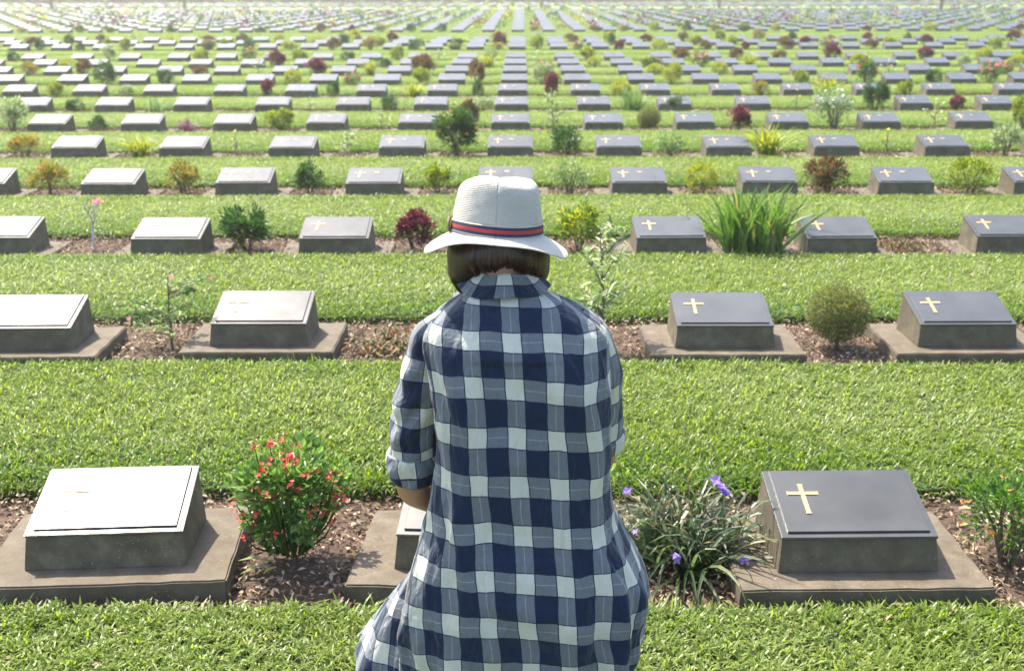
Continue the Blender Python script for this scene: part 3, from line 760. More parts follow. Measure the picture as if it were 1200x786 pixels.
def topiary(H, R, nleaf=11000, L=.013):
    root = empty('topiary_bush'); zc = H - R
    d = rdir(nleaf); rr = rng.random(nleaf) ** .33 * R * (1 + .1 * np.array([noise.noise(Vector(v) * 3) for v in d])); P = d * rr[:, None] * np.array([1, 1, .92]) + np.array([0, 0, zc])
    Lg = L * rng.uniform(.6, 1.3, nleaf); part_obj('foliage', ovals(P, nrm(d + rng.normal(0, .6, (nleaf, 3))), nrm(rng.normal(0, .6, (nleaf, 3)) + [0, 0, 1]), Lg, Lg * .45), M['leaf_topiary'], root)
    gs = [tube([(0, 0, 0), (.006, 0, zc * .6), (0, 0, zc)], [.011, .009, .006], 7)]
    for i in range(10):
        v = d[i] * R * .8; gs.append(tube([(0, 0, zc * .8), tuple(v * .5 + np.array([0, 0, zc])), tuple(v + np.array([0, 0, zc]))], [.004, .003, .001], 4))
    part_obj('stem', cat_geo(gs), M['bark'], root); return root
def weeds():
    root = empty('weed_patch'); n = 380
    P = np.stack([rng.normal(0, .06, n), rng.normal(0, .06, n), rng.uniform(.005, .03, n)], 1); D = rdir(n, 0); Lg = rng.uniform(.03, .08, n)
    part_obj('leaves', blades(P, D, Lg, .008, rng.uniform(.2, .8, n)), M['leaf_brown'], root)
    P2 = P[:150] * 1.3; part_obj('green_leaves', ovals(P2, rdir(150, 0), rdir(150, .2), np.full(150, .028), np.full(150, .011)), M['leaf_rust'], root); return root

# (row, x, width, height, kind, description)
PLANTS = [
(1,-0.71,0.33,0.42,'thorn','dense green bush covered in small red flowers, nearest row, right of the whitened gravestone'),
(1,0.50,0.42,0.32,'ruellia','sprawling strap-leaved plant with purple flowers, nearest row, right of the kneeling person'),
(1,1.50,0.34,0.30,'wispy','sparse low green shrub with orange flowers at right edge of the nearest row'),
(2,-1.72,0.42,0.39,'tallthin','thin pale sapling with small pink blossom'),
(2,-0.66,0.30,0.14,'weeds','low brownish weeds'),
(2,0.39,0.28,0.63,'variegated','thin sapling with long pale green leaves'),
(2,1.54,0.31,0.34,'topiary','round clipped olive bush on a bare stem'),
(3,-2.88,0.23,0.39,'frangipani','small pale-barked tree with pink flowers'),
(3,-1.85,0.37,0.30,'darkbush','dark green leafy bush with yellow flower'),
(3,-0.72,0.27,0.29,'maroon','upright maroon-leaved bush'),
(3,0.39,0.33,0.33,'yellowgreen','green bush with yellow leaf tips'),
(3,1.54,0.73,0.46,'strap','large clump of sword-shaped green leaves'),
(3,2.56,0.24,0.13,'weeds','low dried brown weeds'),
(4,-4.03,0.35,0.28,'croton','orange and green bush'),
(4,-2.90,0.35,0.28,'crotony','yellow and red-tinged bush'),
(4,-1.81,0.33,0.28,'darkbush2','green leafy bush'),
(4,-0.72,0.28,0.27,'yellowgreen','yellow-green bush'),
(4,0.41,0.34,0.30,'palepink','pale green bush with pink bloom'),
(4,1.53,0.31,0.28,'yellow','dense bright yellow bush'),
(4,2.61,0.41,0.32,'redbrown','rust red and green bush'),
(4,3.79,0.38,0.33,'yellowball','round yellow-green clipped bush'),
(4,4.35,0.21,0.24,'redflower','bush with bright red flowers'),
(5,-5.15,0.40,0.24,'croton','orange-tinged spreading bush'),
(5,-3.94,0.46,0.31,'yellowspiky','clump of yellow-green spiky leaves'),
(5,-2.95,0.20,0.31,'barethin','very thin bare sapling'),
(5,-1.81,0.38,0.29,'creamthin','loose cream and green sapling'),
(5,-0.67,0.54,0.54,'bigflower','tall dark green bush with orange flowers'),
(5,0.46,0.49,0.32,'darkbush2','broad dark grey-green bush'),
(5,1.52,0.40,0.28,'palepink','low bush with orange buds'),
(5,2.55,0.52,0.40,'yellowspiky','clump of yellow spiky leaves'),
(5,3.76,0.21,0.31,'barethin','thin stem with yellow blooms'),
(5,4.96,0.35,0.36,'cream','cream and green bush'),
(6,-6.20,0.45,0.44,'cream','tall whitish green bush'),
(6,-5.16,0.31,0.21,'darkbush2','small grey-green bush'),
(6,-4.07,0.31,0.20,'purplespiky','purple rosette of spiky leaves'),
(6,-2.93,0.48,0.30,'yellowgreen','green bush with yellow tips'),
(6,-1.70,0.25,0.26,'whitethin','thin plant with white flowers'),
(6,-0.62,0.18,0.40,'redbrown','reddish bush'),
(6,0.38,0.32,0.51,'creamthin','tall thin sapling with yellow-green leaves'),
(6,1.54,0.30,0.31,'topiary','round brown-green clipped bush'),
(6,2.64,0.35,0.31,'maroon','dark maroon bush'),
(6,3.78,0.62,0.56,'whitebranch','large open bush with white flowers'),
(6,4.98,0.33,0.38,'whitethin','thin plant dotted with white flowers'),
(6,6.04,0.29,0.44,'yellowgreen','yellow-flecked bush'),
(7,-6.24,0.36,0.20,'darkbush2','dull grey-green bush'),
(7,-5.11,0.39,0.24,'palespiky','pale grassy clump'),
(7,-1.84,0.40,0.24,'darkbush2','mid-green bush'),
(7,-2.95,0.25,0.22,'whitethin','thin pale plant'),
(7,1.57,0.57,0.34,'greenspiky','broad grassy green clump'),
(7,2.16,0.50,0.22,'darkbush2','dark green spreading bush'),
(7,3.83,0.29,0.33,'barethin','thin dark sapling'),
(7,4.92,0.38,0.41,'darkbush','dark green bush with yellow flower'),
(7,6.03,0.29,0.24,'maroon','round maroon bush'),
(8,-7.35,0.32,0.27,'yellowgreen','yellow-green bush'),
(8,-6.23,0.32,0.23,'cream','cream green bush'),
(8,-4.01,0.23,0.31,'maroon','dark reddish bush'),
(8,-2.97,0.24,0.28,'darkbush2','small dark bush'),
(8,-0.70,0.25,0.28,'darkbush2','small dark green bush'),
(8,1.56,0.36,0.28,'yellow','bright yellow bush'),
(8,3.77,0.35,0.26,'crotony','green and orange bush'),
(8,6.00,0.30,0.28,'yellowgreen','yellow-green bush'),
(9,-7.35,0.48,0.44,'darkbush2','tall dark green bush'),
(9,-6.24,0.36,0.32,'darkbush2','green bush'),
(9,-4.00,0.34,0.32,'yellow','yellow bush'),
(9,-3.0,0.42,0.26,'pinkflower','bush with bright pink flowers'),
(9,-1.77,0.40,0.35,'yellowgreen','rounded yellow-green bush'),
(9,-0.79,0.33,0.47,'redbrown','red and green bush'),
(9,0.36,0.42,0.42,'cream','whitish green bush'),
(9,2.66,0.30,0.41,'yellow','spiky yellow bush'),
(9,4.89,0.33,0.29,'yellowgreen','yellow-green bush'),
(9,6.03,0.39,0.47,'redflower','bush with red flowers'),
(9,7.21,0.36,0.29,'darkbush2','dark green bush'),
]
NICE = {'darkbush2': 'dark green bush', 'yellowgreen': 'yellow-green bush', 'yellow': 'yellow bush', 'maroon': 'dark maroon bush', 'redbrown': 'rust red bush', 'cream': 'whitish green bush',
        'crotony': 'yellow and orange bush', 'whitethin': 'thin pale plant', 'pinkflower': 'bush with pink flowers', 'topiary': 'round olive bush', 'redflower': 'bush with red flowers', 'yellowspiky': 'spiky yellow-green clump', 'palepink': 'pale green bush'}
have = {(p[0], round((p[1] - .425) / S)) for p in PLANTS}
kinds = list(NICE); wts = [6, 5, 3, 3, 3, 3, 2, 2, 2, 1, 1, 2, 3]
for r in range(4, 17):
    gy = (ROWS + FAR_ROWS)[r - 1]; half = 0.43 * gy + .6; prob = {4: 0, 5: .3, 6: .35, 7: .5, 8: .6, 9: .55}.get(r, .72)
    for k in range(int(-half / S) - 1, int(half / S) + 2):
        if (r, k) in have or random.random() > prob: continue
        kd = random.choices(kinds, wts)[0]
        small = r < 9
        big = .8 if r < 7 else 1.25
        PLANTS.append((r, .425 + S * k + random.gauss(0, .05), random.uniform(.24, .46) * big, random.uniform(.18, .36) * big, kd, NICE[kd]))
def build_kind(kd):
    b = bush
    return {
     'thorn': thorn_bush,
     'ruellia': lambda: ruellia(),
     'wispy': lambda: b(.26, .15, 'leaf_green', 1100, .022, .45, 30, ('petal_orange', 9, .012), 14),
     'tallthin': lambda: sapling(.36, .17, 'leaf_pale', 620, .032, .38, ('petal_pink', 4, .012), nb=15, start=.15),
     'weeds': weeds,
     'variegated': lambda: sapling(.60, .13, 'leaf_cream', 330, .068, .24, nb=13, trunk=.0075, start=.4),
     'topiary': lambda: topiary(.335, .148),
     'frangipani': lambda: frangipani(.40, .12),
     'darkbush': lambda: b(.29, .165, 'leaf_dark', 1500, .042, .32, 22, ('petal_yellow', 2, .02)),
     'darkbush2': lambda: b(.28, .16, 'leaf_dark', 1300, .03, .42, 20),
     'maroon': lambda: b(.28, .12, 'leaf_maroon', 1100, .032, .5, 20),
     'yellowgreen': lambda: b(.30, .15, 'leaf_yellowgreen', 1300, .03, .45, 20),
     'yellowball': lambda: b(.31, .18, 'leaf_yellowgreen', 2600, .02, .5, 34, ball=True),
     'strap': lambda: strap_clump(.44, .40, 'leaf_strap', n=170, W=.027, droop=.28, lean=(30, 86), spread=.55),
     'croton': lambda: b(.25, .17, 'leaf_croton', 700, .04, .36, 18),
     'crotony': lambda: b(.27, .16, 'leaf_croton', 900, .032, .42, 20),
     'palepink': lambda: b(.28, .16, 'leaf_pale', 900, .026, .45, 20, ('petal_pink', 3, .018), 10),
     'pinkflower': lambda: b(.28, .18, 'leaf_green', 900, .03, .45, 20, ('petal_pink', 40, .022)),
     'yellow': lambda: b(.28, .155, 'leaf_yellow', 1900, .022, .5, 30, ball=True),
     'redbrown': lambda: b(.31, .18, 'leaf_rust', 1000, .04, .45, 20),
     'redflower': lambda: b(.25, .13, 'leaf_green', 900, .03, .45, 18, ('petal_red', 16, .022)),
     'yellowspiky': lambda: strap_clump(.33, .28, 'leaf_yellow', n=90, W=.020, droop=.55, lean=(25, 85), spread=.3),
     'palespiky': lambda: strap_clump(.22, .2, 'leaf_pale', n=80, W=.014, droop=.4, lean=(30, 85), spread=.5),
     'greenspiky': lambda: strap_clump(.34, .28, 'leaf_strap', n=120, W=.014, droop=.35, lean=(35, 88), spread=.5),
     'purplespiky': lambda: strap_clump(.18, .17, 'leaf_purple', n=60, W=.018, droop=.3, lean=(15, 80), spread=.25),
     'barethin': lambda: sapling(.31, .07, 'leaf_dark', 22, .03, .4, ('petal_yellow', 2, .02), nb=4, start=.4),
     'creamthin': lambda: sapling(.36, .17, 'leaf_cream', 260, .05, .4, nb=11, start=.2),
     'whitethin': lambda: sapling(.28, .13, 'leaf_pale', 90, .03, .35, ('petal_white', 10, .018), nb=8, start=.3),
     'bigflower': lambda: b(.50, .22, 'leaf_dark', 2600, .042, .36, 34, ('petal_orange', 22, .026), 10),
     'cream': lambda: b(.33, .17, 'leaf_cream', 1200, .034, .42, 22, None, 10),
     'whitebranch': lambda: b(.52, .27, 'leaf_pale', 620, .05, .35, 26, ('petal_white', 16, .03), 26),
    }[kd]()
NAT = {'thorn': (.33, .42), 'ruellia': (.42, .32), 'wispy': (.3, .28), 'tallthin': (.34, .38), 'weeds': (.22, .1), 'variegated': (.28, .62), 'topiary': (.3, .34), 'frangipani': (.25, .42), 'darkbush': (.37, .31),
       'darkbush2': (.36, .3), 'maroon': (.28, .3), 'yellowgreen': (.34, .32), 'yellowball': (.38, .33), 'strap': (.75, .46), 'croton': (.38, .27), 'crotony': (.36, .29), 'palepink': (.36, .3), 'pinkflower': (.4, .3),
       'yellow': (.33, .3), 'redbrown': (.4, .33), 'redflower': (.3, .27), 'yellowspiky': (.52, .36), 'palespiky': (.4, .25), 'greenspiky': (.55, .36), 'purplespiky': (.35, .2), 'barethin': (.18, .32), 'creamthin': (.4, .38),
       'whitethin': (.3, .3), 'bigflower': (.5, .54), 'cream': (.38, .35), 'whitebranch': (.6, .56)}
PROTO = {}; used_labels = set(); single = {}
def join_single(root):
    """One mesh with several materials, for plants only a few pixels tall"""
    parts = []; mats = []
    for ch in root.children:
        me = ch.data; V = np.empty(len(me.vertices) * 3, np.float32); me.vertices.foreach_get('co', V); L = np.empty(len(me.loops), np.int32); me.loops.foreach_get('vertex_index', L); s = np.empty(len(me.polygons), np.int32); me.polygons.foreach_get('loop_total', s)
        parts.append((V.reshape(-1, 3) + np.array(ch.location), L, s, len(mats))); mats.append(me.materials[0])
    V, L, s, mi = merge(parts); return mesh_np(root.name, V, L, s, mats, mi)
gap_seen = {}
for (r, x, w, h, kd, text) in PLANTS:
    gy = (ROWS + FAR_ROWS)[r - 1]; y = gy + .2 + (0 if r < 4 else random.gauss(0, .03))
    if r == 1 and kd == 'thorn': y = gy + .20
    if r == 1 and kd == 'ruellia': y = gy + .20
    if r == 3 and kd == 'strap': y = gy + .12
    if kd not in PROTO:
        t = build_kind(kd); PROTO[kd] = [t, False]
    t, used = PROTO[kd]
    nw, nh = NAT[kd]; sx, sz = w / nw, h / nh
    if r <= 8:
        if not used: o = t; PROTO[kd][1] = True
        else: o = copy_tree(t)
        nm = o.name.split('.')[0]
    else:
        if kd not in single: single[kd] = join_single(t)
        nm = t.name.split('.')[0]; o = bpy.data.objects.new(nm, single[kd]); COL.objects.link(o)
    o.location = (x, y, 0.0); o.scale = (sx, (sx + sz) / 2 if kd != 'strap' else .55, sz)
    o.rotation_euler = (0, 0, 0 if kd in ('thorn', 'ruellia', 'strap') else random.uniform(0, 6.28))
    ix = img_x(x, y)
    # which graves it stands between, counted from the left of the frame
    if r == 1: lab = text
    else:
        yc = gy + STONE_DY
        vis = [k for k in range(-90, 91) if img_x(X0 + S * k + .22, yc - .1) > 2 and img_x(X0 + S * k - .22, yc - .1) < 1198]
        left = [k for k in vis if X0 + S * k < x]
        if not left: lab = f"{text} at the left end of the {ordinal(r)} row"
        elif len(left) == len(vis): lab = f"{text} at the right end of the {ordinal(r)} row"
        else: lab = f"{text}, {ordinal(r)} row, right of its {ordinal(len(left))} gravestone from left"
    if len(lab.split()) > 16: lab = lab.replace(' from left', '')
    base = lab; q = 2
    while lab in used_labels:
        lab = base.replace(text, 'second ' + text if q == 2 else 'third ' + text); q += 1
    used_labels.add(lab)
    tag(o, lab, 'plant' if nm in ('strap_plant', 'weed_patch') else ('small tree' if nm in ('sapling', 'flowering_tree') else 'bush'), 'plants growing between the gravestones' if r <= 8 else 'small far plants between the gravestones')
for kd, (t, used) in list(PROTO.items()):
    if not used:
        for c in list(t.children): bpy.data.objects.remove(c)
        bpy.data.objects.remove(t)
# far plants: past the first far row nobody could count them
def far_plants():
    cols = ['leaf_dark', 'leaf_green', 'leaf_yellowgreen', 'leaf_yellow', 'leaf_maroon', 'leaf_rust', 'leaf_cream']; wt = [6, 4, 5, 3, 3, 3, 2]
    parts = [[] for _ in cols]
    for gy in FAR_ROWS[1:] + LAST_ROWS:
        half = .46 * gy + 2
        for k in range(int(-half / S), int(half / S) + 1):
            if random.random() > (.68 if gy < 90 else .7): continue
            c = random.choices(range(len(cols)), wt)[0]; n = 26; H = random.uniform(.22, .55); R = random.uniform(.12, .26)
            d = rdir(n, -.3); P = d * np.array([R, R, H * .5]) * rng.uniform(.3, .9, n)[:, None] + np.array([.425 + S * k + random.gauss(0, .06), gy + .2, H * .5])
            parts[c].append((P, nrm(d + rng.normal(0, .4, (n, 3)))))
    ps = []
    for c, pl in enumerate(parts):
        P = np.concatenate([a for a, _ in pl]); D = np.concatenate([b for _, b in pl]); n = len(P)
        V, L, s = ovals(P, D, nrm(rng.normal(0, .5, (n, 3)) + [0, 0, 1]), rng.uniform(.1, .17, n), rng.uniform(.06, .1, n)); ps.append((V, L, s, c))
    V, L, s, mi = merge(ps)
    tag(obj_from('distant_shrubs', mesh_np('distant_shrubs', V, L, s, [M[c] for c in cols], mi)), 'speckled mass of tiny coloured shrubs among the farthest gravestones', 'shrubs', kind='stuff')
far_plants()

# ------------------------------------------------------------------ far hedge and thin trees
def hedge():
    y = 119.0; root = None; n = 26000
    P = np.stack([rng.uniform(-75, 75, n), y + rng.uniform(0, 1.6, n), rng.uniform(.05, 2.2, n)], 1); P[:, 2] += .25 * np.sin(P[:, 0] * .7)
    D = rdir(n); V, L, s = ovals(P, D, rdir(n), rng.uniform(.25, .5, n), rng.uniform(.15, .3, n))
    bm = frustum_bm([(-75, y + .3, 0), (75, y + .3, 0), (75, y + 1.3, 0), (-75, y + 1.3, 0)], [(-75, y + .3, 1.9), (75, y + .3, 1.9), (75, y + 1.3, 1.9), (-75, y + 1.3, 1.9)])
    o = tag(empty('hedge', (0, 0, 0)), 'long brownish green hedge across the far end of the cemetery', 'hedge')
    part_obj('foliage', (V, L, s), M['hedge'], o); bm_obj('branches', bm, M['bark'], o)
hedge()
def tree(x, y, lab):
    root = tag(empty('tree', (x, y, 0)), lab, 'tree', 'thin trees at the far end'); H = 5.6 + random.random()
    gs = [tube([(0, 0, 0), (.04, 0, 1.5), (-.03, 0, 3.1), (0, 0, 4.4)], [.13, .10, .085, .05], 8)]; tips = []
    for i in range(9):
        a = i * 2.4; p = np.array([math.cos(a) * random.uniform(.7, 1.4), math.sin(a) * random.uniform(.7, 1.4), random.uniform(4, H)]); gs.append(tube([(0, 0, 2.9 + .12 * i), tuple(p * [.5, .5, 1] - [0, 0, .5]), tuple(p)], [.045, .03, .012], 5)); tips.append(p)
    part_obj('trunk', cat_geo(gs), M['bark'], root)
    T = np.array(tips); n = 3800; k = rng.integers(0, len(T), n); P = T[k] + rdir(n) * (rng.random(n) ** .5 * .75)[:, None]; Lg = rng.uniform(.08, .16, n)
    part_obj('crown', ovals(P, rdir(n), rdir(n, 0), Lg, Lg * .5), M['leaf_green'], root)
for x, lab in ((-33.5, 'thin tree trunk at far left of the far lawn'), (-24.0, 'thin tree trunk at the far end above left part of graves'), (1.4, 'thin tree trunk at the far end near the central column'),
               (14.0, 'thin tree trunk at the far end, right of centre'), (27.0, 'dark thin tree trunk at the far right end')):
    tree(x, 88.0 if x not in (27.0,) else 80.0, lab)

# ------------------------------------------------------------------ person
PX = -0.035
person_parts = []
def capsule(p, q, r0, r1, n=12, k=6):
    """Closed tapered capsule"""
    p = np.array(p, float); q = np.array(q, float); d = q - p; l = np.linalg.norm(d); d = d / max(l, 1e-6)
    pts = []; rs = []
    for t in np.linspace(-math.pi / 2 + .15, 0, k): pts.append(p + d * r0 * math.sin(t)); rs.append(r0 * math.cos(t))
    for t in np.linspace(0, math.pi / 2 - .15, k): pts.append(q + d * r1 * math.sin(t)); rs.append(r1 * math.cos(t))
    return tube(pts, rs, n)
def chain(pts, rs, n=14):
    """Limb through several joints with smooth radii"""
    P = np.array(pts, float); R = np.array(rs, float); m = len(P); t = np.linspace(0, m - 1, (m - 1) * 6 + 1)
    Pi = np.stack([np.interp(t, range(m), P[:, i]) for i in range(3)], 1); Ri = np.interp(t, range(m), R)
    for _ in range(2): Pi[1:-1] = (Pi[:-2] + 2 * Pi[1:-1] + Pi[2:]) / 4; Ri[1:-1] = (Ri[:-2] + 2 * Ri[1:-1] + Ri[2:]) / 4
    d0 = nrm(Pi[0] - Pi[1]); d1 = nrm(Pi[-1] - Pi[-2])
    capA = [(Pi[0] + d0 * Ri[0] * math.sin(a), Ri[0] * math.cos(a)) for a in (1.4, 1.0, .5)]; capB = [(Pi[-1] + d1 * Ri[-1] * math.sin(a), Ri[-1] * math.cos(a)) for a in (.5, 1.0, 1.4)]
    allp = [a[0] for a in capA] + list(Pi) + [b[0] for b in capB]; allr = [a[1] for a in capA] + list(Ri) + [b[1] for b in capB]
    return tube(allp, allr, n)
def ellipsoid(c, r, rot=None, nu=24, nv=16):
    th = np.linspace(0, np.pi, nv + 1)[1:-1]; ph = np.linspace(0, 2 * np.pi, nu, endpoint=False)
    V = [(0, 0, 1)] + [(math.sin(t) * math.cos(p), math.sin(t) * math.sin(p), math.cos(t)) for t in th for p in ph] + [(0, 0, -1)]
    V = np.array(V) * np.array(r)
    if rot is not None: V = V @ np.array(rot.to_3x3()).T
    V = V + np.array(c); L = []; s = []
    for j in range(nu): L += [0, 1 + j, 1 + (j + 1) % nu]; s.append(3)
    for i in range(nv - 2):
        for j in range(nu): a = 1 + i * nu + j; b = 1 + i * nu + (j + 1) % nu; L += [a, a + nu, b + nu, b]; s.append(4)
    e = len(V) - 1
    for j in range(nu): L += [e, 1 + (nv - 2) * nu + (j + 1) % nu, 1 + (nv - 2) * nu + j]; s.append(3)
    return V, np.array(L), np.array(s)
def remeshed(name, geos, mat, voxel, parent=None, smooth_it=4, loc=(0, 0, 0)):
    V, L, s = cat_geo(geos); me = mesh_np(name + '_raw', V, L, s); tmp = bpy.data.objects.new('tmp', me); COL.objects.link(tmp)
    md = tmp.modifiers.new('r', 'REMESH'); md.mode = 'VOXEL'; md.voxel_size = voxel; md.use_smooth_shade = True
    sm = tmp.modifiers.new('s', 'SMOOTH'); sm.iterations = smooth_it; sm.factor = .5
    dg = bpy.context.evaluated_depsgraph_get(); dg.update(); me2 = bpy.data.meshes.new_from_object(tmp.evaluated_get(dg)); bpy.data.objects.remove(tmp)
    me2.name = name; me2.materials.clear(); me2.materials.append(mat)
    for p in me2.polygons: p.use_smooth = True
    me2.transform(Matrix.Translation(-Vector(loc)))
    o = obj_from(name, me2, parent)
    return o
HEAD_T = Matrix.Translation((-0.048, 2.475, 1.165)) @ Matrix.Rotation(rad(-24), 4, 'X')     # head bowed forward
def hp(x, y, z): return tuple(HEAD_T @ Vector((x, y, z)))
def hand(wr, tip_dir, palm_n, side):
    """Palm, four unequal curled fingers and a thumb; wr wrist, tip_dir along the hand, palm_n towards the palm"""
    w = np.array(wr); d = nrm(np.array(tip_dir, float)); n_ = nrm(np.array(palm_n, float)); s_ = np.cross(d, n_) * side
    g = []
    for o_ in (-.026, -.009, .009, .026): g.append(chain([w + s_ * o_ * .6, w + d * .045 + s_ * o_ * .9, w + d * .082 + s_ * o_], [.014, .0135, .0105], 10))
    for o_, ln in zip((-.028, -.0095, .0095, .028), (.058, .068, .064, .05)):
        a = w + d * .084 + s_ * o_; b = a + (d * .85 + n_ * .5) * ln * .45; c = b + (d * .35 + n_ * .93) * ln * .33; e = c + (d * -.2 + n_ * .98) * ln * .25; g.append(chain([a, b, c, e], [.0092, .0086, .008, .007], 10))
    a = w + d * .02 - s_ * .028; b = a + (d * .55 - s_ * .7 + n_ * .4) * .036; c = b + (d * .8 - s_ * .2 + n_ * .55) * .032; e = c + (d * .8 + n_ * .5) * .02; g.append(chain([a, b, c, e], [.014, .0115, .010, .0085], 10))
    return g
def body():
    c = PX
    g = []
    # trunk
    g.append(chain([(0, 2.36, .45), (0, 2.365, .60), (-.005, 2.365, .72), (-.015, 2.375, .88), (-.025, 2.385, .98)], [.125, .112, .098, .11, .085], 20))
    for sx in (-1, 1):
        g.append(chain([(-.01 + sx * .05, 2.34, .44), (-.01 + sx * .055, 2.345, .5)], [.10, .09], 14))
        g.append(chain([(-.02 + sx * .05, 2.375, .93), (-.03 + sx * .13, 2.385, .985)], [.085, .055], 14))
    g.append(chain([(-.03, 2.385, 1.0), (-.036, 2.40, 1.06), (-.042, 2.425, 1.12), (-.046, 2.45, 1.17)], [.075, .056, .051, .055], 16))
    # arms
    g.append(chain([(-.165, 2.385, .985), (-.215, 2.392, .86), (-.240, 2.405, .70), (-.240, 2.42, .655), (-.195, 2.50, .60), (-.125, 2.60, .535)], [.05, .043, .036, .034, .035, .0235], 14))
    g.append(chain([(.120, 2.385, .985), (.160, 2.43, .86), (.178, 2.475, .745), (.175, 2.49, .705), (.135, 2.55, .63), (.055, 2.63, .545)], [.05, .043, .036, .034, .035, .0235], 14))
    g += hand((-.115, 2.61, .528), (.85, .45, -.28), (.25, -.2, -.9), 1)
    g += hand((.045, 2.64, .538), (-.9, .35, -.2), (-.25, -.2, -.9), -1)
    # legs: kneeling, thighs near upright, shins on the grass
    for sx, kx, ky in ((-1, -.17, 2.50), (1, .13, 2.44)):
        g.append(chain([(sx * .085 - .01, 2.35, .46), (sx * .12, 2.41, .28), (kx, ky, .115)], [.095, .08, .06], 16))
        g.append(chain([(kx, ky, .11), (kx * .9, ky - .18, .10), (kx * .8, ky - .37, .085)], [.06, .055, .036], 14))
        g.append(chain([(kx * .8, ky - .37, .085), (kx * .8, ky - .42, .08), (kx * .85, ky - .46, .055)], [.036, .034, .03], 12))
    # head
    def H(x, y, z, rx, ry, rz): return ellipsoid(hp(x, y, z), (rx, ry, rz), HEAD_T.to_quaternion().to_matrix())
    g.append(H(0, .0, .06, .074, .092, .085)); g.append(H(0, .035, -.005, .058, .062, .085)); g.append(H(0, .055, -.065, .032, .032, .028))
    g.append(H(0, .1, .0, .012, .018, .025)); g.append(H(0, .112, -.012, .013, .012, .010))                                   # nose
    g.append(H(0, .092, -.038, .024, .010, .006)); g.append(H(0, .090, -.048, .021, .010, .006))                              # lips
    for sx in (-1, 1):
        g.append(H(sx * .03, .085, .042, .02, .01, .006)); g.append(H(sx * .036, .07, -.005, .022, .022, .02)); g.append(H(sx * .074, .005, .005, .009, .02, .032))   # brow, cheek, ear
    o = remeshed('person', g, M['skin'], .0045, None, 3)
    return o
person = body()
tag(person, 'person kneeling on grass in plaid shirt and white hat, seen from behind, head bowed', 'person')
for sx in (-1, 1):
    V, L, s = ellipsoid(hp(sx * .03, .078, .022), (.0125, .0125, .0125)); o = obj_from('eye', mesh_np('eye', V, L, s, [M['eye']], smooth=True), person)

def grid_mesh(name, P, UV, mat, parent, closed=True, solid=0.0, sub=0):
    """P: (rows, cols, 3)"""
    nr, nc = P.shape[:2]
    if closed: P = np.concatenate([P, P[:, :1]], 1)
    nc2 = P.shape[1]
    L = []; s = []
    idx = np.arange(nr * nc2).reshape(nr, nc2)
    a = idx[:-1, :-1].ravel(); b = idx[:-1, 1:].ravel(); c = idx[1:, 1:].ravel(); d = idx[1:, :-1].ravel()
    L = np.stack([a, b, c, d], 1).ravel(); s = np.full(len(a), 4)
    me = mesh_np(name, P.reshape(-1, 3), L, s, [mat], uv=UV.reshape(-1, 2), smooth=True)
    if closed:
        bm = bmesh.new(); bm.from_mesh(me); bmesh.ops.remove_doubles(bm, verts=bm.verts, dist=1e-5); bm.to_mesh(me); bm.free()
    o = obj_from(name, me, parent)
    if solid: md = o.modifiers.new('t', 'SOLIDIFY'); md.thickness = solid; md.offset = -1
    return o
def smooth_interp(t, keys, vals, passes=3):
    v = np.interp(t, keys, vals)
    for _ in range(passes): v[1:-1] = (v[:-2] + 2 * v[1:-1] + v[2:]) / 4
    return v
def fbm(x, y, z): return noise.fractal(Vector((x, y, z)), 1.0, 2.0, 3)
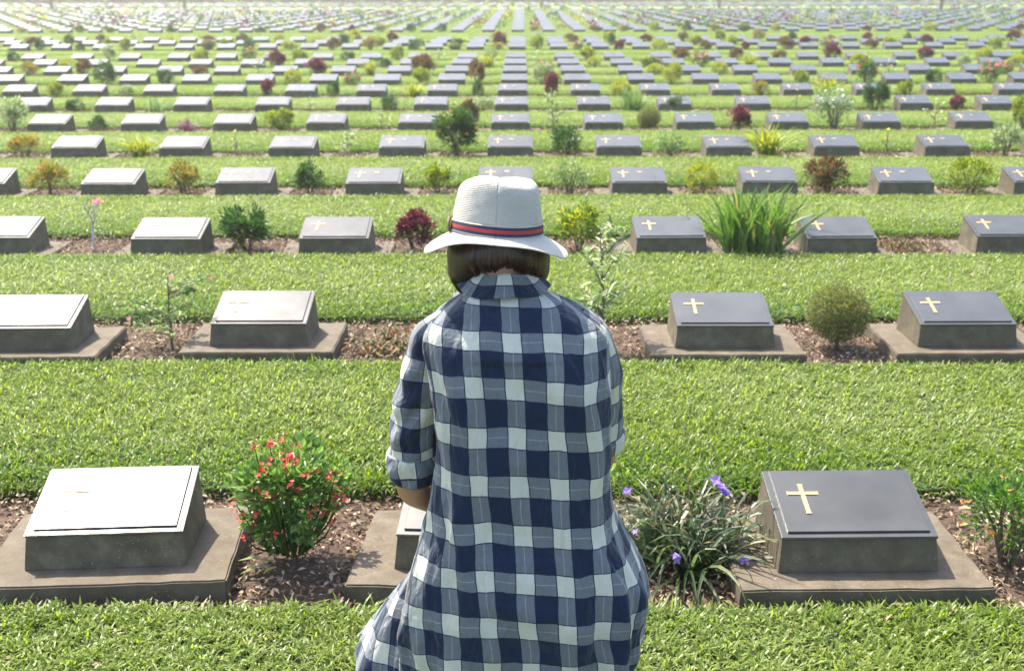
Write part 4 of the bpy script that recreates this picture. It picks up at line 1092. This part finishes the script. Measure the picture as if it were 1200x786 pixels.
def shirt():
    keys = np.array([
     # z, left x, right x, centre y, half depth
     (.195, -.262, .212, 2.365, .165), (.242, -.263, .222, 2.365, .17), (.33, -.261, .262, 2.36, .18), (.448, -.250, .270, 2.355, .188), (.50, -.240, .262, 2.355, .182), (.55, -.226, .240, 2.355, .168),
     (.632, -.200, .199, 2.36, .148), (.70, -.190, .190, 2.36, .138), (.79, -.180, .186, 2.36, .132), (.922, -.190, .186, 2.368, .130), (.975, -.196, .183, 2.375, .125), (1.01, -.205, .180, 2.380, .118),
     (1.035, -.205, .175, 2.384, .110), (1.058, -.188, .155, 2.390, .099), (1.080, -.160, .115, 2.396, .088), (1.098, -.128, .066, 2.403, .077), (1.112, -.106, .034, 2.409, .068), (1.118, -.098, .026, 2.412, .063)])
    nr, nc = 190, 220
    z = np.linspace(keys[0, 0], keys[-1, 0], nr); 
    xl = smooth_interp(z, keys[:, 0], keys[:, 1]); xr = smooth_interp(z, keys[:, 0], keys[:, 2]); cy = smooth_interp(z, keys[:, 0], keys[:, 3]); b = smooth_interp(z, keys[:, 0], keys[:, 4])
    th = np.linspace(0, 2 * np.pi, nc, endpoint=False) + np.pi / 2     # start at the front; back centre is the middle of the array
    P = np.zeros((nr, nc, 3)); e = 3.5
    ct, st = np.cos(th), np.sin(th)
    ex = np.sign(ct) * np.abs(ct) ** (2 / e); ey = np.sign(st) * np.abs(st) ** (2 / e)
    for i in range(nr):
        t = (z[i] - .195) / .923; a = (xr[i] - xl[i]) / 2; cx = (xr[i] + xl[i]) / 2
        fold = np.zeros(nc); 
        low = max(0, 1 - t * 1.6); 
        for j in range(nc):
            ang = th[j]
            fold[j] = low * (.0075 * math.sin(ang * 7 + 1.2 + 2.0 * t) + .005 * math.sin(ang * 13 + 3 * t)) + .015 * (1 - .5 * abs(ct[j])) * fbm(ct[j] * 2.6 + 5, st[j] * 2.0, z[i] * 6.5 + ct[j] * 1.5)
            fold[j] += .004 * math.sin(22 * (z[i] + .35 * abs(ct[j])) + 3 * ct[j]) * max(0, abs(ct[j]) - .45) * (1 if .45 < z[i] < .9 else .3)
        # spine hollow and shoulder blades
        back = np.clip(-st, 0, 1)
        spine = np.exp(-(ct / .22) ** 2) * back * (.010 if .6 < z[i] < 1.0 else .003)
        blade = (np.exp(-((np.abs(ct) - .52) / .22) ** 2)) * back * .010 * math.exp(-((z[i] - .93) / .08) ** 2)
        damp = np.clip((1.10 - z[i]) / .08, 0, 1)
        r = 1 + (fold * damp) / .16
        P[i, :, 0] = cx + ex * a * r; P[i, :, 1] = cy[i] + ey * b[i] * r + spine - blade; P[i, :, 2] = z[i]
        if i < 8: P[i, :, 2] += .006 * np.sin(th * 3 + .5) * (1 - i / 8)
    # the yoke falls over the shoulders: raise the middle back towards the collar
    mid = nc // 2
    dl = np.linalg.norm(np.diff(P, axis=1), axis=2); arc = np.concatenate([np.zeros((nr, 1)), np.cumsum(dl, 1)], 1); arc = arc - arc[:, mid:mid + 1]
    back_line = P[:, mid]; vl = np.concatenate([[0], np.cumsum(np.linalg.norm(np.diff(back_line, axis=0), axis=1))]); vl = vl - np.interp(.848, z, vl)
    U = arc.copy(); V = np.repeat(vl[:, None], nc, 1)
    tt = (1.08 - z)[:, None] / .8
    cxr = (xr + xl)[:, None] / 2
    U = U + cxr * 1.0 - (.008 + .044 * np.clip(tt, 0, 1.1) - .03)       # stripes drift a little to the right on the way down
    V = V + .006 * np.sin(U * 9) + .004 * np.sin(U * 3 + 1)
    # closed ring: last column repeats the first point with its own uv
    P2 = np.concatenate([P, P[:, :1]], 1); U2 = np.concatenate([U, (U[:, -1:] + dl[:, -1:])], 1); V2 = np.concatenate([V, V[:, :1]], 1)
    o = grid_mesh('shirt', P2, np.stack([U2, V2], 2), M['plaid'], person, closed=False, solid=.0015)
    # sleeves
    def sleeve(path, radii, name, uo, vo, tilt, nfold):
        Pk = np.array(path); Rk = np.array(radii); m = len(Pk); t = np.linspace(0, m - 1, 90)
        C = np.stack([np.interp(t, range(m), Pk[:, i]) for i in range(3)], 1); R = np.interp(t, range(m), Rk)
        for _ in range(6): C[1:-1] = (C[:-2] + 2 * C[1:-1] + C[2:]) / 4; R[1:-1] = (R[:-2] + 2 * R[1:-1] + R[2:]) / 4
        T = nrm(np.gradient(C, axis=0)); A = nrm(np.cross(T, [0, 1, 0])); B = np.cross(T, A); n = 72; th = np.linspace(0, 2 * np.pi, n + 1)
        ln = np.concatenate([[0], np.cumsum(np.linalg.norm(np.diff(C, axis=0), axis=1))])
        P = np.zeros((90, n + 1, 3)); UV = np.zeros((90, n + 1, 2))
        for i in range(90):
            f = i / 89
            for j in range(n + 1):
                tj = th[j] % (2 * math.pi)
                w = .0045 * math.sin(ln[i] * 85 + 1.6 * math.cos(tj) + 2 * math.sin(tj * 2)) * min(1, f * 1.6) * (.45 + .55 * math.cos(tj - 2.6)) + .006 * fbm(C[i, 0] * 9 + math.cos(tj), C[i, 1] * 9 + math.sin(tj), C[i, 2] * 11)
                if f > .8: w *= .6
                r = R[i] + w * nfold
                P[i, j] = C[i] + A[i] * math.cos(tj) * r + B[i] * math.sin(tj) * r * 1.05
                u = (th[j] - math.pi) * .055; v = -ln[i]
                UV[i, j] = (u * math.cos(tilt) - v * math.sin(tilt) + uo, u * math.sin(tilt) + v * math.cos(tilt) + vo)
        s_ = grid_mesh(name, P, UV, M['plaid'], o, closed=False, solid=.0015)
        # turned-up cuff
        k0 = 76; Pc = P[k0:].copy(); cc = C[k0:, None]; d = nrm(Pc - cc); prof = np.interp(np.linspace(0, 1, 90 - k0), [0, .12, .5, .9, 1], [.002, .006, .0075, .006, .001])[:, None, None]
        Pc = Pc + d * prof; UVc = UV[k0:].copy(); UVc[..., 1] = -.013 + (UVc[..., 1] - UVc[..., 1].mean()) * .55; UVc[..., 0] += .03
        grid_mesh('cuff', Pc, UVc, M['plaid'], o, closed=False, solid=.002)
    sleeve([(-.140, 2.390, 1.045), (-.186, 2.389, 1.008), (-.208, 2.390, .93), (-.220, 2.394, .86), (-.232, 2.400, .78), (-.237, 2.406, .69)], [.040, .050, .052, .052, .051, .050], 'sleeve', .01, .02, .12, 1.0)
    sleeve([(.100, 2.390, 1.050), (.140, 2.39, 1.008), (.157, 2.402, .94), (.163, 2.425, .87), (.170, 2.45, .80), (.174, 2.472, .745)], [.040, .050, .053, .052, .050, .048], 'sleeve', -.02, .05, -.12, 1.0)
    # collar: stand and folded leaf
    nc = 96; th = np.linspace(0, 2 * np.pi, nc + 1) + np.pi / 2
    prof = [(.062, .058, 1.092, 0), (.058, .057, 1.118, .02), (.053, .057, 1.142, .045), (.055, .060, 1.152, .058), (.060, .064, 1.150, .066), (.072, .072, 1.138, .082), (.085, .080, 1.124, .100), (.097, .087, 1.112, .115)]
    m = len(prof); t = np.linspace(0, m - 1, 40); pr = np.array([[np.interp(tt_, range(m), [p[q] for p in prof]) for q in range(4)] for tt_ in t])
    for _ in range(2): pr[1:-1] = (pr[:-2] + 2 * pr[1:-1] + pr[2:]) / 4
    P = np.zeros((40, nc + 1, 3)); UV = np.zeros((40, nc + 1, 2))
    for i in range(40):
        rx, ry, zz, vv = pr[i]; front = np.clip(np.sin(th), 0, 1)
        tc = (zz - 1.09) / .06
        P[i, :, 0] = -.0375 + np.cos(th) * rx * (1 + .02 * np.sin(th * 5)) ; P[i, :, 1] = 2.408 + tc * .018 + np.sin(th) * ry; P[i, :, 2] = zz - front ** 1.5 * .045 + .003 * np.sin(th * 4 + 1) + (.006 if i > 24 else 0) * np.abs(np.cos(th)) ** 2 * ((i - 24) / 16 if i > 24 else 0)
        UV[i, :, 0] = (th - 1.5 * np.pi) * .078 + .005 - .01; UV[i, :, 1] = -vv + .066
    grid_mesh('collar', P, UV, M['plaid'], o, closed=False, solid=.002)
    k_ = [i for i in range(nr) if z[i] < .62]
    V_, L_, s_ = tube([(xl[i] - .001, cy[i] - .045 + .003 * math.sin(z[i] * 30), z[i]) for i in k_[::6]], [.0022] * len(k_[::6]), 6)
    obj_from('hem', mesh_np('hem', V_, L_, s_, [M['hat']], smooth=True), o)
    # front tail of the shirt spread over the left thigh
    hem = np.array([(-.20, 2.26, .165), (-.27, 2.28, .185), (-.335, 2.31, .22), (-.380, 2.36, .262), (-.386, 2.44, .275), (-.32, 2.585, .25), (-.2, 2.64, .23), (-.05, 2.65, .22)])
    m = len(hem); nj, ni = 110, 60; t = np.linspace(0, m - 1, nj); Hm = np.stack([np.interp(t, range(m), hem[:, q]) for q in range(3)], 1)
    for _ in range(14): Hm[1:-1] = (Hm[:-2] + 2 * Hm[1:-1] + Hm[2:]) / 4
    top = np.stack([np.linspace(-.20, -.02, nj), 2.375 + .15 * np.sin(np.linspace(0, 1.3, nj)), np.full(nj, .62)], 1)
    arc = np.concatenate([[0], np.cumsum(np.linalg.norm(np.diff(Hm, axis=0), axis=1))])
    P = np.zeros((ni, nj, 3)); UV = np.zeros((ni, nj, 2))
    for i in range(ni):
        f = i / (ni - 1); q = top * (1 - f) + Hm * f
        nn = nrm(Hm - np.array([-.12, 2.45, .3])); nn[:, 2] = 0
        w = (.008 * np.sin(arc * 34 + 1.5 * f) + .005 * np.sin(arc * 75)) * f
        P[i] = q + nn * (w + .012 * math.sin(f * math.pi))[:, None]
        u_ = (arc - .12) * (.55 + .45 * f); v_ = -np.linalg.norm(top - Hm, axis=1) * f; UV[i, :, 0] = u_ * math.cos(.3) - v_ * math.sin(.3) + .012; UV[i, :, 1] = u_ * math.sin(.3) + v_ * math.cos(.3) + .03
    grid_mesh('front_tail', P, UV, M['plaid'], o, closed=False, solid=.0015)
    return o
shirt()

def hat():
    T = Matrix.Translation((-.052, 2.452, 1.219)) @ Matrix.Rotation(rad(2.8), 4, 'Y') @ Matrix.Rotation(rad(-6.5), 4, 'X')
    nc = 128; th = np.linspace(0, 2 * np.pi, nc + 1) - np.pi / 2        # starts at the back
    # profile: brim edge -> crown base -> crown top -> centre
    prof = [(.151, .158, -.026), (.150, .157, -.0235), (.138, .145, -.015), (.122, .130, -.0065), (.108, .119, -.001), (.0975, .110, .003), (.0945, .107, .010), (.093, .1055, .04), (.089, .102, .07), (.084, .097, .092), (.079, .091, .104), (.069, .081, .113), (.052, .062, .117), (.03, .04, .118), (.002, .002, .118)]
    m = len(prof); t = np.linspace(0, m - 1, 90); pr = np.array([[np.interp(q, range(m), [p[c] for p in prof]) for c in range(3)] for q in t])
    for _ in range(3): pr[2:-1] = (pr[1:-2] + 2 * pr[2:-1] + pr[3:]) / 4
    P = np.zeros((90, nc + 1, 3)); UV = np.zeros((90, nc + 1, 2)); vl = np.concatenate([[0], np.cumsum(np.hypot(np.diff(pr[:, 0]), np.diff(pr[:, 2])))])
    for i in range(90):
        rx, ry, z = pr[i]; ang = th
        brim = np.clip((rx - .0975) / .055, 0, 1) if z < .004 else 0
        x = np.cos(ang) * rx; y = np.sin(ang) * ry
        dz = brim * (-.010 * np.cos(ang) ** 2 + .019 * np.clip(-np.sin(ang), 0, 1) ** 2 + .004 * np.sin(ang * 3 + .6) + .003 * np.sin(ang * 5))
        if z > .06:
            k = min(1, (z - .06) / .05)
            # front pinch and top crease
            dz = dz - .004 * k * np.exp(-(x / .03) ** 2) * np.clip((y + .05) / .10, 0, 1) * np.clip((.085 - rx) / .03, 0, 1) 
            x = x * (1 - .16 * k * np.clip(y / .1, 0, 1)); dz = dz + .004 * k * np.sin(ang * 3 + 1)
            dz = dz + .008 * k * np.clip(-y / .1, 0, 1) * 0
        w = .0016 * np.array([fbm(x[j] * 22, y[j] * 22, z * 22) for j in range(nc + 1)])
        P[i, :, 0] = x * (1 + w * 6); P[i, :, 1] = y * (1 + w * 6); P[i, :, 2] = z + dz + (w if z > .05 else 0)
        UV[i, :, 0] = np.arange(nc + 1) / nc * .62; UV[i, :, 1] = vl[i]
    P = P @ np.array(T.to_3x3()).T + np.array(T.translation)
    h = grid_mesh('hat', P, UV, M['hat'], person, closed=False, solid=.002)
    # band
    nb = 10; Pb = np.zeros((nb, nc + 1, 3)); UVb = np.zeros((nb, nc + 1, 2))
    for i in range(nb):
        f = i / (nb - 1); z = .006 + f * .023; k = np.interp(z, [.003, .010, .04], [.0995, .0958, .0944]) + .0012 * math.sin(math.pi * f)
        ky = k + .0128
        zz = z + .0025 * np.sin(th * 2 + .8)
        Pb[i, :, 0] = np.cos(th) * k; Pb[i, :, 1] = np.sin(th) * ky; Pb[i, :, 2] = zz; UVb[i, :, 0] = np.arange(nc + 1) / nc; UVb[i, :, 1] = f
    Pb = Pb @ np.array(T.to_3x3()).T + np.array(T.translation)
    hb = grid_mesh('hat_band', Pb, UVb, M['ribbon'], h, closed=False, solid=.001)
    # flat bow on the left side
    gs = []
    for sgn in (-1, 1):
        u = np.linspace(0, 1, 8); q = np.array([[-.0975 - .004 * math.sin(a * math.pi), sgn * a * .02 - .012, .020] for a in u])
        Pq = np.stack([q + [0, 0, -.015], q + [-.002, 0, 0], q + [0, 0, .015]]); UVq = np.zeros((3, 8, 2)); UVq[:, :, 1] = np.array([.1, .5, .9])[:, None]; UVq[:, :, 0] = u
        Pq = Pq @ np.array(T.to_3x3()).T + np.array(T.translation); grid_mesh('bow', Pq, UVq, M['bark'], h, closed=False, solid=.002)
    return h
hat()

def hair():
    c = np.array([-.049, 2.468]); n = 5200; ns = 12
    gs = []
    ang = rng.uniform(0, 2 * np.pi, n)                        # 0 = back
    ang = np.where(ang > np.pi, ang - 2 * np.pi, ang)
    ang = np.where(np.abs(ang) > 2.35, ang * rng.uniform(.2, .9, n), ang)
    def bottom(a):
        s_ = np.abs(a)
        return np.interp(s_, [0, .35, .7, 1.0, 1.35, 1.9, 2.4], [1.168, 1.166, 1.148, 1.112, 1.088, 1.080, 1.09])
    zt = 1.236; lay = rng.uniform(0, 1, n); bt = bottom(ang) + rng.normal(0, .004, n) + (1 - lay) * .008 - np.where(ang < 0, .006, -.004)
    V = []; 
    t = np.linspace(0, 1, ns)
    rows = []
    tw = rng.normal(0, .05, n)
    for i in range(ns):
        z = zt * (1 - t[i]) + bt * t[i]
        zz = z
        bulge = np.interp(zz, [1.07, 1.10, 1.14, 1.185, 1.21, 1.236], [.080, .096, .108, .109, .102, .084])
        tuck = np.where(t[i] > .75, (t[i] - .75) / .25 * .016, 0)
        nape = np.clip(1 - np.abs(ang) / .7, 0, 1) * .018 * t[i]
        rr = bulge - (1 - lay) * .014 - tuck * (.5 + .5 * lay) - nape
        a = ang + tw * t[i] ** 2 + .02 * np.sin(z * 60 + ang * 7)
        x = c[0] + np.sin(-a) * rr * -1; y = c[1] - np.cos(a) * rr * 1.06
        rows.append(np.stack([x, y, z], 1))
    Rw = np.stack(rows, 1)                                       # n, ns, 3
    w = .0024 * (1 - .6 * t)[None, :, None] + .0006; side = np.stack([np.cos(ang), np.sin(ang), np.zeros(n)], 1)[:, None] * np.array([1, 1, 1])
    Lf = Rw - side * w; Rt = Rw + side * w
    VV = np.stack([Lf, Rt], 2).reshape(n, ns * 2, 3).reshape(-1, 3)
    f = []
    for i in range(ns - 1): f.append([2 * i, 2 * i + 1, 2 * i + 3, 2 * i + 2])
    f = np.array(f).ravel(); L = (np.arange(n)[:, None] * ns * 2 + f[None]).ravel()
    # inner shell so that no gap shows
    nc = 80; sh = []; A = np.linspace(-2.45, 2.45, nc)
    for i in range(16):
        tt = i / 15; z = zt * (1 - tt) + (bottom(A) + .006) * tt; bul = np.interp(z, [1.07, 1.10, 1.14, 1.185, 1.21, 1.236], [.080, .096, .108, .109, .102, .084]) - .015 - np.clip(1 - np.abs(A) / .7, 0, 1) * .018 * tt - (max(0, tt - .75) * .05)
        sh.append(np.stack([c[0] + np.sin(A) * bul, c[1] - np.cos(A) * bul * 1.06, z], 1))
    sh = np.array(sh); idx = np.arange(16 * nc).reshape(16, nc); q = np.stack([idx[:-1, :-1], idx[:-1, 1:], idx[1:, 1:], idx[1:, :-1]], -1).reshape(-1)
    V2, L2, s2, _ = merge([(VV, L, np.full(n * (ns - 1), 4), 0), (sh.reshape(-1, 3), q, np.full(len(q) // 4, 4), 0)])
    obj_from('hair', mesh_np('hair', V2, L2, s2, [M['hair']], smooth=True), person)
hair()

def lower_clothes():
    g = [chain([(0, 2.36, .42), (0, 2.36, .55)], [.135, .125], 18)]
    for sx, kx, ky in ((-1, -.17, 2.50), (1, .13, 2.44)):
        g.append(chain([(sx * .075 - .01, 2.35, .46), (sx * .12, 2.41, .28), (kx, ky, .125)], [.108, .094, .072], 18))
        g.append(chain([(kx, ky, .12), (kx * .9, ky - .18, .115), (kx * .8, ky - .34, .095)], [.072, .068, .052], 16))
    remeshed('trousers', g, M['trousers'], .008, person, 4)
    for sx, kx, ky in ((-1, -.17, 2.50), (1, .13, 2.44)):
        g = [chain([(kx * .8, ky - .385, .10), (kx * .82, ky - .43, .09), (kx * .85, ky - .49, .06), (kx * .87, ky - .53, .05)], [.042, .044, .040, .034], 14)]
        remeshed('shoe', g, M['shoe'], .007, person, 3)
lower_clothes()
# the person turns about the knees
piv = Vector((0.0, 2.40, 0.0))
person.data.transform(Matrix.Translation(-piv)); person.location = piv
for ch in person.children_recursive: 
    if ch.parent == person: ch.location = -piv

# ------------------------------------------------------------------ air
def haze(density):
    bm = frustum_bm([(-1700, -400, -1), (1700, -400, -1), (1700, 2700, -1), (-1700, 2700, -1)], [(-1700, -400, 8), (1700, -400, 8), (1700, 2700, 8), (-1700, 2700, 8)])
    m = bpy.data.materials.new('haze_air'); m.use_nodes = True; t = m.node_tree; t.nodes.clear()
    o = t.nodes.new('ShaderNodeOutputMaterial'); v = t.nodes.new('ShaderNodeVolumePrincipled'); t.links.new(v.outputs[0], o.inputs['Volume'])
    v.inputs['Color'].default_value = (1.0, 0.98, 0.88, 1); v.inputs['Density'].default_value = density; v.inputs['Anisotropy'].default_value = 0.65
    tag(bm_obj('haze', bm, m), 'thin bright haze in the air over the cemetery', 'haze', kind='stuff')
haze(0.0024)
